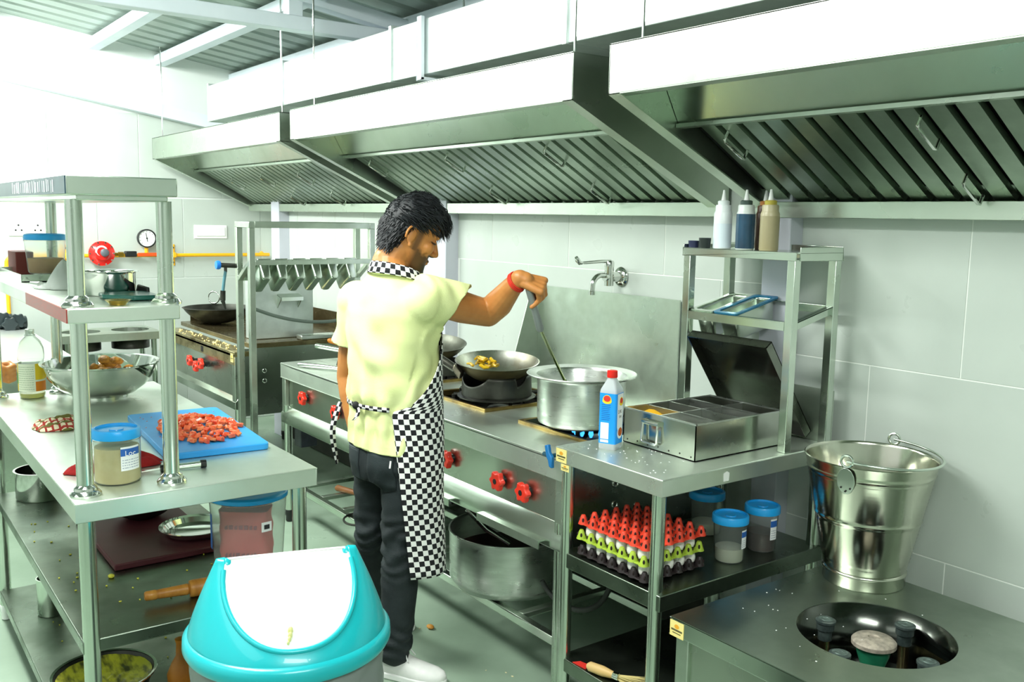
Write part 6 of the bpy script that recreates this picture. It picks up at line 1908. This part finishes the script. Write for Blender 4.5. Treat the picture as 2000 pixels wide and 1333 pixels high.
# --- jeans
jean = mat('black_denim', '222B2D', .75, 0, '1A2224', 10, bump=.15, bscale=300)
jean2 = mat('black_denim_pocket', '283335', .75, 0, '20292B', 10, bump=.15, bscale=300)
jm = MB()
HRj, KRj, ARj = Vector((-2.775, 1.60, .86)), Vector((-2.775, 1.572, .47)), Vector((-2.775, 1.545, .10))
HLj, KLj, ALj = Vector((-2.945, 1.575, .86)), Vector((-3.0, 1.575, .47)), Vector((-3.165, 1.66, .12))
jr = []
for z, a, b, b2 in ((.72, .165, .10, .125), (.78, .172, .11, .138), (.84, .172, .112, .135), (.9, .165, .108, .12), (.95, .158, .104, .108)):
    jr.append(ering(Vector((-2.862, 1.59, 0)), a, b, z, 40, 2.4, 0, b2))
jv = loftm(jr)
jm.add(jv.v, jv.f)
limb(jm, [HRj + Vector((0, 0, -.08)), HRj.lerp(KRj, .55), KRj, KRj.lerp(ARj, .35), ARj], [.098, .084, .069, .066, .054], 4)
limb(jm, [HLj + Vector((0, 0, -.08)), HLj.lerp(KLj, .55), KLj, KLj.lerp(ALj, .35), ALj], [.096, .08, .064, .062, .05], 4)
jj = remesh(jm, .009, 5)
def jfold(p):
    q_ = Vector(p)
    z = q_.z
    leg_c = Vector((-2.775, 1.565, z)) if q_.x > -2.87 else Vector((-2.98 - max(0, .5 - z) * .4, 1.575 + max(0, .5 - z) * .2, z))
    d_ = q_ - leg_c
    d_.z = 0
    if d_.length > 1e-5:
        d_.normalize()
    k1 = math.exp(-((z - .50) / .1) ** 2) + .9 * math.exp(-((z - .14) / .08) ** 2) + .4 * math.exp(-((z - .74) / .05) ** 2)
    ph = z * (95 + 25 * noise.noise(Vector((z * 7, q_.x * 3, 1)))) + 2.5 * math.sin(math.atan2(d_.y, d_.x) * 2 + z * 9) + 5 * noise.noise(q_ * 7)
    return q_ + d_ * (.0065 * k1 * math.sin(ph) + .011 * k1 * noise.noise(Vector((q_.x * 14, q_.y * 14, z * 30))) + .005 * noise.noise(q_ * 12))
jj.v = [tuple(jfold(p)) for p in jj.v]
jeans = obj('jeans', jj, jean, man, ang=180)
bk_ = Vector((-2.862, 1.59, 0))
from mathutils.bvhtree import BVHTree
bvh = BVHTree.FromPolygons([Vector(p) for p in jj.v], jj.f)
def onback(lat, z, off=.0):
    # point on the seat of the jeans at a lateral offset
    h_ = bvh.ray_cast(bk_ + RX * lat - FX * .5 + UP * z, FX)[0]
    return (h_ or (bk_ + RX * lat - FX * .12 + UP * z)) - FX * off
for sg in (1, -1):
    pk_ = MB()
    pk_.grid(lambda i, j: onback(sg * (.025 + .105 * j), .835 - .125 * i - (.018 * (1 - abs(2 * j - 1)) if i > .99 else 0), .0015), 8, 10)
    obj('back_pocket', pk_, jean2, jeans, solid=.003)
    obj('pocket_stitch', MB().tube([onback(sg * (.025 + .105 * j / 8), .832, .0035) for j in range(9)], .0012, 5), mat('denim_stitch', '4F5A5C', .8) if 'denim_stitch' not in MATS else MATS['denim_stitch'], jeans)
obj('pocket_tab', MB().prism([onback(.122, .815, .004), onback(.126, .815, .004), onback(.126, .79, .004), onback(.122, .79, .004)], -FX * .002), whitep, jeans, smooth=False)
# --- shoes
shoe_m = mat('white_leather', 'ECEDE9', .5, 0, 'E2E4E0', 20, bump=.06, bscale=120)
def shoe(heel, toe, nm):
    h_, t_ = Vector(heel), Vector(toe)
    d_ = (t_ - h_)
    L = d_.length
    d_ /= L
    s_ = Vector((d_.y, -d_.x, 0))
    def sring(f, wd, hh, z0):
        c_ = h_ + d_ * (L * f)
        return [c_ + s_ * (wd * math.cos(a)) + UP * (z0 + hh * (max(0, math.sin(a)) ** .8) + (.012 * min(0, math.sin(a)))) for a in [2 * PI * k / 20 for k in range(20)]]
    prof = [(.0, .012, .03, .03), (.02, .028, .062, .024), (.1, .036, .078, .022), (.22, .038, .082, .022), (.34, .039, .08, .022), (.45, .042, .068, .022), (.58, .046, .052, .022), (.72, .048, .042, .022), (.85, .044, .036, .022), (.95, .03, .028, .022), (1.0, .01, .014, .024)]
    up_ = loftm([sring(*p) for p in prof])
    o = obj('shoe', up_, shoe_m, man, ang=70)
    pts = [(.0, .02), (.03, .034), (.12, .040), (.3, .042), (.5, .046), (.7, .051), (.85, .047), (.95, .033), (1.01, .008)]
    poly = [h_ + d_ * (L * f) + s_ * w_ for f, w_ in pts] + [h_ + d_ * (L * f) - s_ * w_ for f, w_ in pts[::-1]]
    obj('sole', MB().prism(poly, (0, 0, .026)), whitep, o, bevel=.006)
    lc = MB()
    for k in range(5):
        f = .36 + .065 * k
        c_ = h_ + d_ * (L * f) + UP * (.107 - .012 * k - .0015 * k * k)
        lc.tube([c_ - s_ * .026 - UP * .012, c_ - s_ * .012 + UP * .002, c_ + s_ * .012 + UP * .002, c_ + s_ * .026 - UP * .012], .003, 6)
    for sg in (1, -1):
        c_ = h_ + d_ * (L * .35) + UP * .112
        lc.tube([c_, c_ + s_ * sg * .015 + UP * .016 + d_ * .01, c_ + s_ * sg * .03 + UP * .002 + d_ * .02, c_ + s_ * sg * .015 - UP * .0 + d_ * .014, c_], .0026, 6)
        lc.tube([c_, c_ + s_ * sg * .02 - UP * .012 + d_ * .035, c_ + s_ * sg * .03 - UP * .035 + d_ * .05], .0026, 6)
    obj('laces', lc, whitep, o)
    return o
shoe((-2.86, 1.51, 0), (-2.625, 1.665, 0), 'r')
shoe((-3.255, 1.60, 0), (-3.075, 1.80, 0), 'l')

# --- checkered apron
def checker_mat():
    m = mat('checkered_cotton', 'F2F3EF', .8)
    nt = m.node_tree
    b = nt.nodes['Principled BSDF']
    uv = nt.nodes.new('ShaderNodeUVMap')
    ck = nt.nodes.new('ShaderNodeTexChecker')
    ck.inputs['Scale'].default_value = 1.0
    ck.inputs['Color1'].default_value = lin('F2F3EF')
    ck.inputs['Color2'].default_value = lin('15161A')
    nt.links.new(uv.outputs[0], ck.inputs['Vector'])
    nt.links.new(ck.outputs['Color'], b.inputs['Base Color'])
    return m
chk = checker_mat()
def sheet(name, fn, nu, nv, parent, sq_=.0185, thick=.0025, su=1.0, sv=1.0, uvfn=None):
    """grid with real lengths as UV, so the woven squares keep their size"""
    pts = [[Vector(fn(i / nu, j / nv)) for j in range(nv + 1)] for i in range(nu + 1)]
    mb = MB()
    uvs = []
    mj = (nv) // 2
    vacc = [0.0]
    for i in range(1, nu + 1):
        vacc.append(vacc[-1] + (pts[i][mj] - pts[i - 1][mj]).length)
    for i in range(nu + 1):
        acc = [0.0]
        for j in range(1, nv + 1):
            acc.append(acc[-1] + (pts[i][j] - pts[i][j - 1]).length)
        for j in range(nv + 1):
            mb.v.append(tuple(pts[i][j]))
            uvs.append(((acc[j] - acc[mj]) / sq_ + 200.0, vacc[i] / sq_ + 200.0))
    for i in range(nu):
        for j in range(nv):
            mb.f.append((i * (nv + 1) + j, i * (nv + 1) + j + 1, (i + 1) * (nv + 1) + j + 1, (i + 1) * (nv + 1) + j))
    o = obj(name, mb, chk, parent, ang=180)
    me = o.data
    lay = me.uv_layers.new(name='UVMap')
    key = {}
    org_ = ORG[parent.name]
    for v, t_ in zip(mb.v, uvs):
        key[tuple(round(c_, 5) for c_ in (Vector(v) - org_))] = t_
    for lp in me.loops:
        co = me.vertices[lp.vertex_index].co
        lay.data[lp.index].uv = key[tuple(round(c_, 5) for c_ in co)]
    k = o.modifiers.new('solid', 'SOLIDIFY')
    k.thickness = thick
    k.offset = 0
    return o
def aprfn(i, j):
    # i: 0 top of the bib .. 1 hem ; j: 0 left back edge .. 1 right back edge
    z = 1.30 - .90 * i
    if z > .985:
        f = (z - .985) / .315
        amax = math.radians(138 - 100 * f ** .62)
        a, b = .198 - .004 * f, .147 - .008 * f
        if f > .8: amax = math.radians(40)
    else:
        f = (.985 - z) / .585
        amax = math.radians(140 - 22 * f)
        a, b = .198 + .004 * f, .147 + .014 * f
    amin = -min(amax, math.radians(96))
    al = amin + (amax - amin) * j
    c_ = Vector((-2.862, 1.583, z)) + FX * (.01 if z < .985 else .012) + RX * (.012 * max(0, .985 - z) / .6)
    wob = 1 + .03 * max(0, .985 - z) / .585 * math.sin(al * 5 + 1) + .012 * math.sin(z * 14 + al * 2)
    return c_ + FX * (b * math.cos(al) * wob) + RX * (a * math.sin(al) * wob) - UP * ((.0 if z > .985 else .02 * math.cos(al) * 0))
apron = sheet('apron', aprfn, 60, 72, man)
def strap(name, path, wd, nrm, parent):
    P = [Vector(p) for p in path]
    def fn(i, j):
        k = i * (len(P) - 1)
        i0 = min(int(k), len(P) - 2)
        p = P[i0].lerp(P[i0 + 1], k - i0)
        w_ = nrm(p, i)
        return p + w_ * (wd * (j - .5))
    return sheet(name, fn, (len(P) - 1) * 3, 2, parent, .0185 * .95, .002)
# neck strap: from the bib up over both shoulders, round the back of the neck
nk = []
for k in range(25):
    a = math.radians(-150 + 300 * k / 24)
    # a = 0 at the nape
    rr_a, rr_b = .088 + .03 * (abs(a) / PI) ** 2, .083 + .02 * (abs(a) / PI)
    z = 1.468 - .065 * (abs(a) / 2.6) ** 2.2
    nk.append(Vector((-2.852, 1.585, z)) - FX * (rr_b * math.cos(a)) + RX * (rr_a * math.sin(a)))
strap('neck_strap', nk, .042, lambda p, i: (UP * .9 + (Vector((p.x, p.y, 0)) - Vector((-2.852, 1.585, 0))).normalized() * -.35).normalized(), apron)
wt = [Vector((-2.862, 1.583, .99)) - FX * ((.141) * math.cos(a)) + RX * (.19 * math.sin(a)) for a in [math.radians(-52 + 92 * k / 12) for k in range(13)]]
strap('waist_tie', wt, .016, lambda p, i: UP, apron)
kn = onback(-.03, .99, .01) - FX * .012
tail = []
t0_ = Vector((-2.862, 1.583, 0)) - FX * .128 - RX * .105
for k in range(13):
    f = k / 12
    tail.append(Vector((t0_.x, t0_.y, .99 - .235 * f)) - RX * (.045 * f) - FX * (.02 + .02 * math.sin(f * 4)))
strap('tie_tail', tail, .02, lambda p, i: (RX * math.cos(i * 2.2) + FX * math.sin(i * 2.2)).normalized(), apron)
t1_ = Vector((-2.862, 1.583, 0)) - FX * .142 - RX * .022
tl_ = [Vector((t1_.x, t1_.y, .995 - .055 * f)) + RX * (.022 * math.sin(f * 3)) - FX * (.012 * f) for f in [k / 6 for k in range(7)]]
strap('tie_tail', tl_, .022, lambda p, i: (RX * .9 + UP * .3).normalized(), apron)
obj('tie_knot', MB().ell(t1_ + UP * .99, .016, .012, .014, 12, 8), chk, apron)

# --- the ladle in his hand
la = thing('stirring_ladle', 'long steel ladle with grey grip, held in the pot by the man', 'ladle', (-2.56, 2.05, 1.2))
L0, L1, L2 = A0 - ax * .03, Vector((-2.556, 2.012, 1.235)), Vector((-2.60, 2.185, 1.0))
obj('grip', MB().tube([A0 - ax * .035, A0 - ax * .03, A0 + ax * .06, A0 + ax * .125, A0 + ax * .135], [.008, .0125, .0125, .0145, .010], 16), mat('grey_grip', '8F9694', .35, .3), la)
ge = A0 + ax * .13
obj('shaft', MB().tube([ge, ge.lerp(L2, .5), L2], [.006, .0055, .0055], 12), mat('greenish_steel', 'B9C29A', .25, 1), la)
obj('wet_end', MB().tube([ge.lerp(L2, .78), L2], [.0075, .0085], 12), green, la, label='end of the ladle coated in green sauce')
obj('bowl', MB().ell(L2 - UP * .02, .04, .04, .02, 18, 10), steel, la)

# --- fist of a second person at the left edge of the frame
p2 = thing('person', 'bare fist and forearm of a second person beside the oil bottle', 'person', (-4.2, .3, 1.0))
fm_ = MB()
w0, w1 = Vector((-4.19, .50, 1.005)), Vector((-4.45, .02, 1.08))
limb(fm_, [w0, w0.lerp(w1, .5), w1], [.027, .036, .043], 4)
kd = Vector((.25, .95, -.12)).normalized()
kl = Vector((.35, -.02, .93)).normalized()
kn_ = kd.cross(kl).normalized()
if kn_.x < 0: kn_ = -kn_
for k in range(4):
    o_ = -.028 + .0187 * k
    K = w0 + kd * .062 + kl * o_
    capsule(fm_, w0 + kl * o_ * .6, K, .017, .0155, 12)
    a_ = K + (kd * .75 + kn_ * .6).normalized() * .026
    b_ = a_ + (kn_ * .75 - kd * .55).normalized() * .026
    c_ = b_ + (-kd * .9 - kn_ * .2).normalized() * .02
    chain(fm_, [K, a_, b_, c_], [.0135, .0125, .0115, .0095], 12)
th0 = w0 + kd * .02 + kl * .03 + kn_ * .012
chain(fm_, [th0, th0 + (kd * .6 + kn_ * .7).normalized() * .038, th0 + kd * .03 + kn_ * .045 - kl * .02], [.0155, .013, .011], 12)
obj('forearm', remesh(fm_, .004, 3), skin, p2, ang=180)
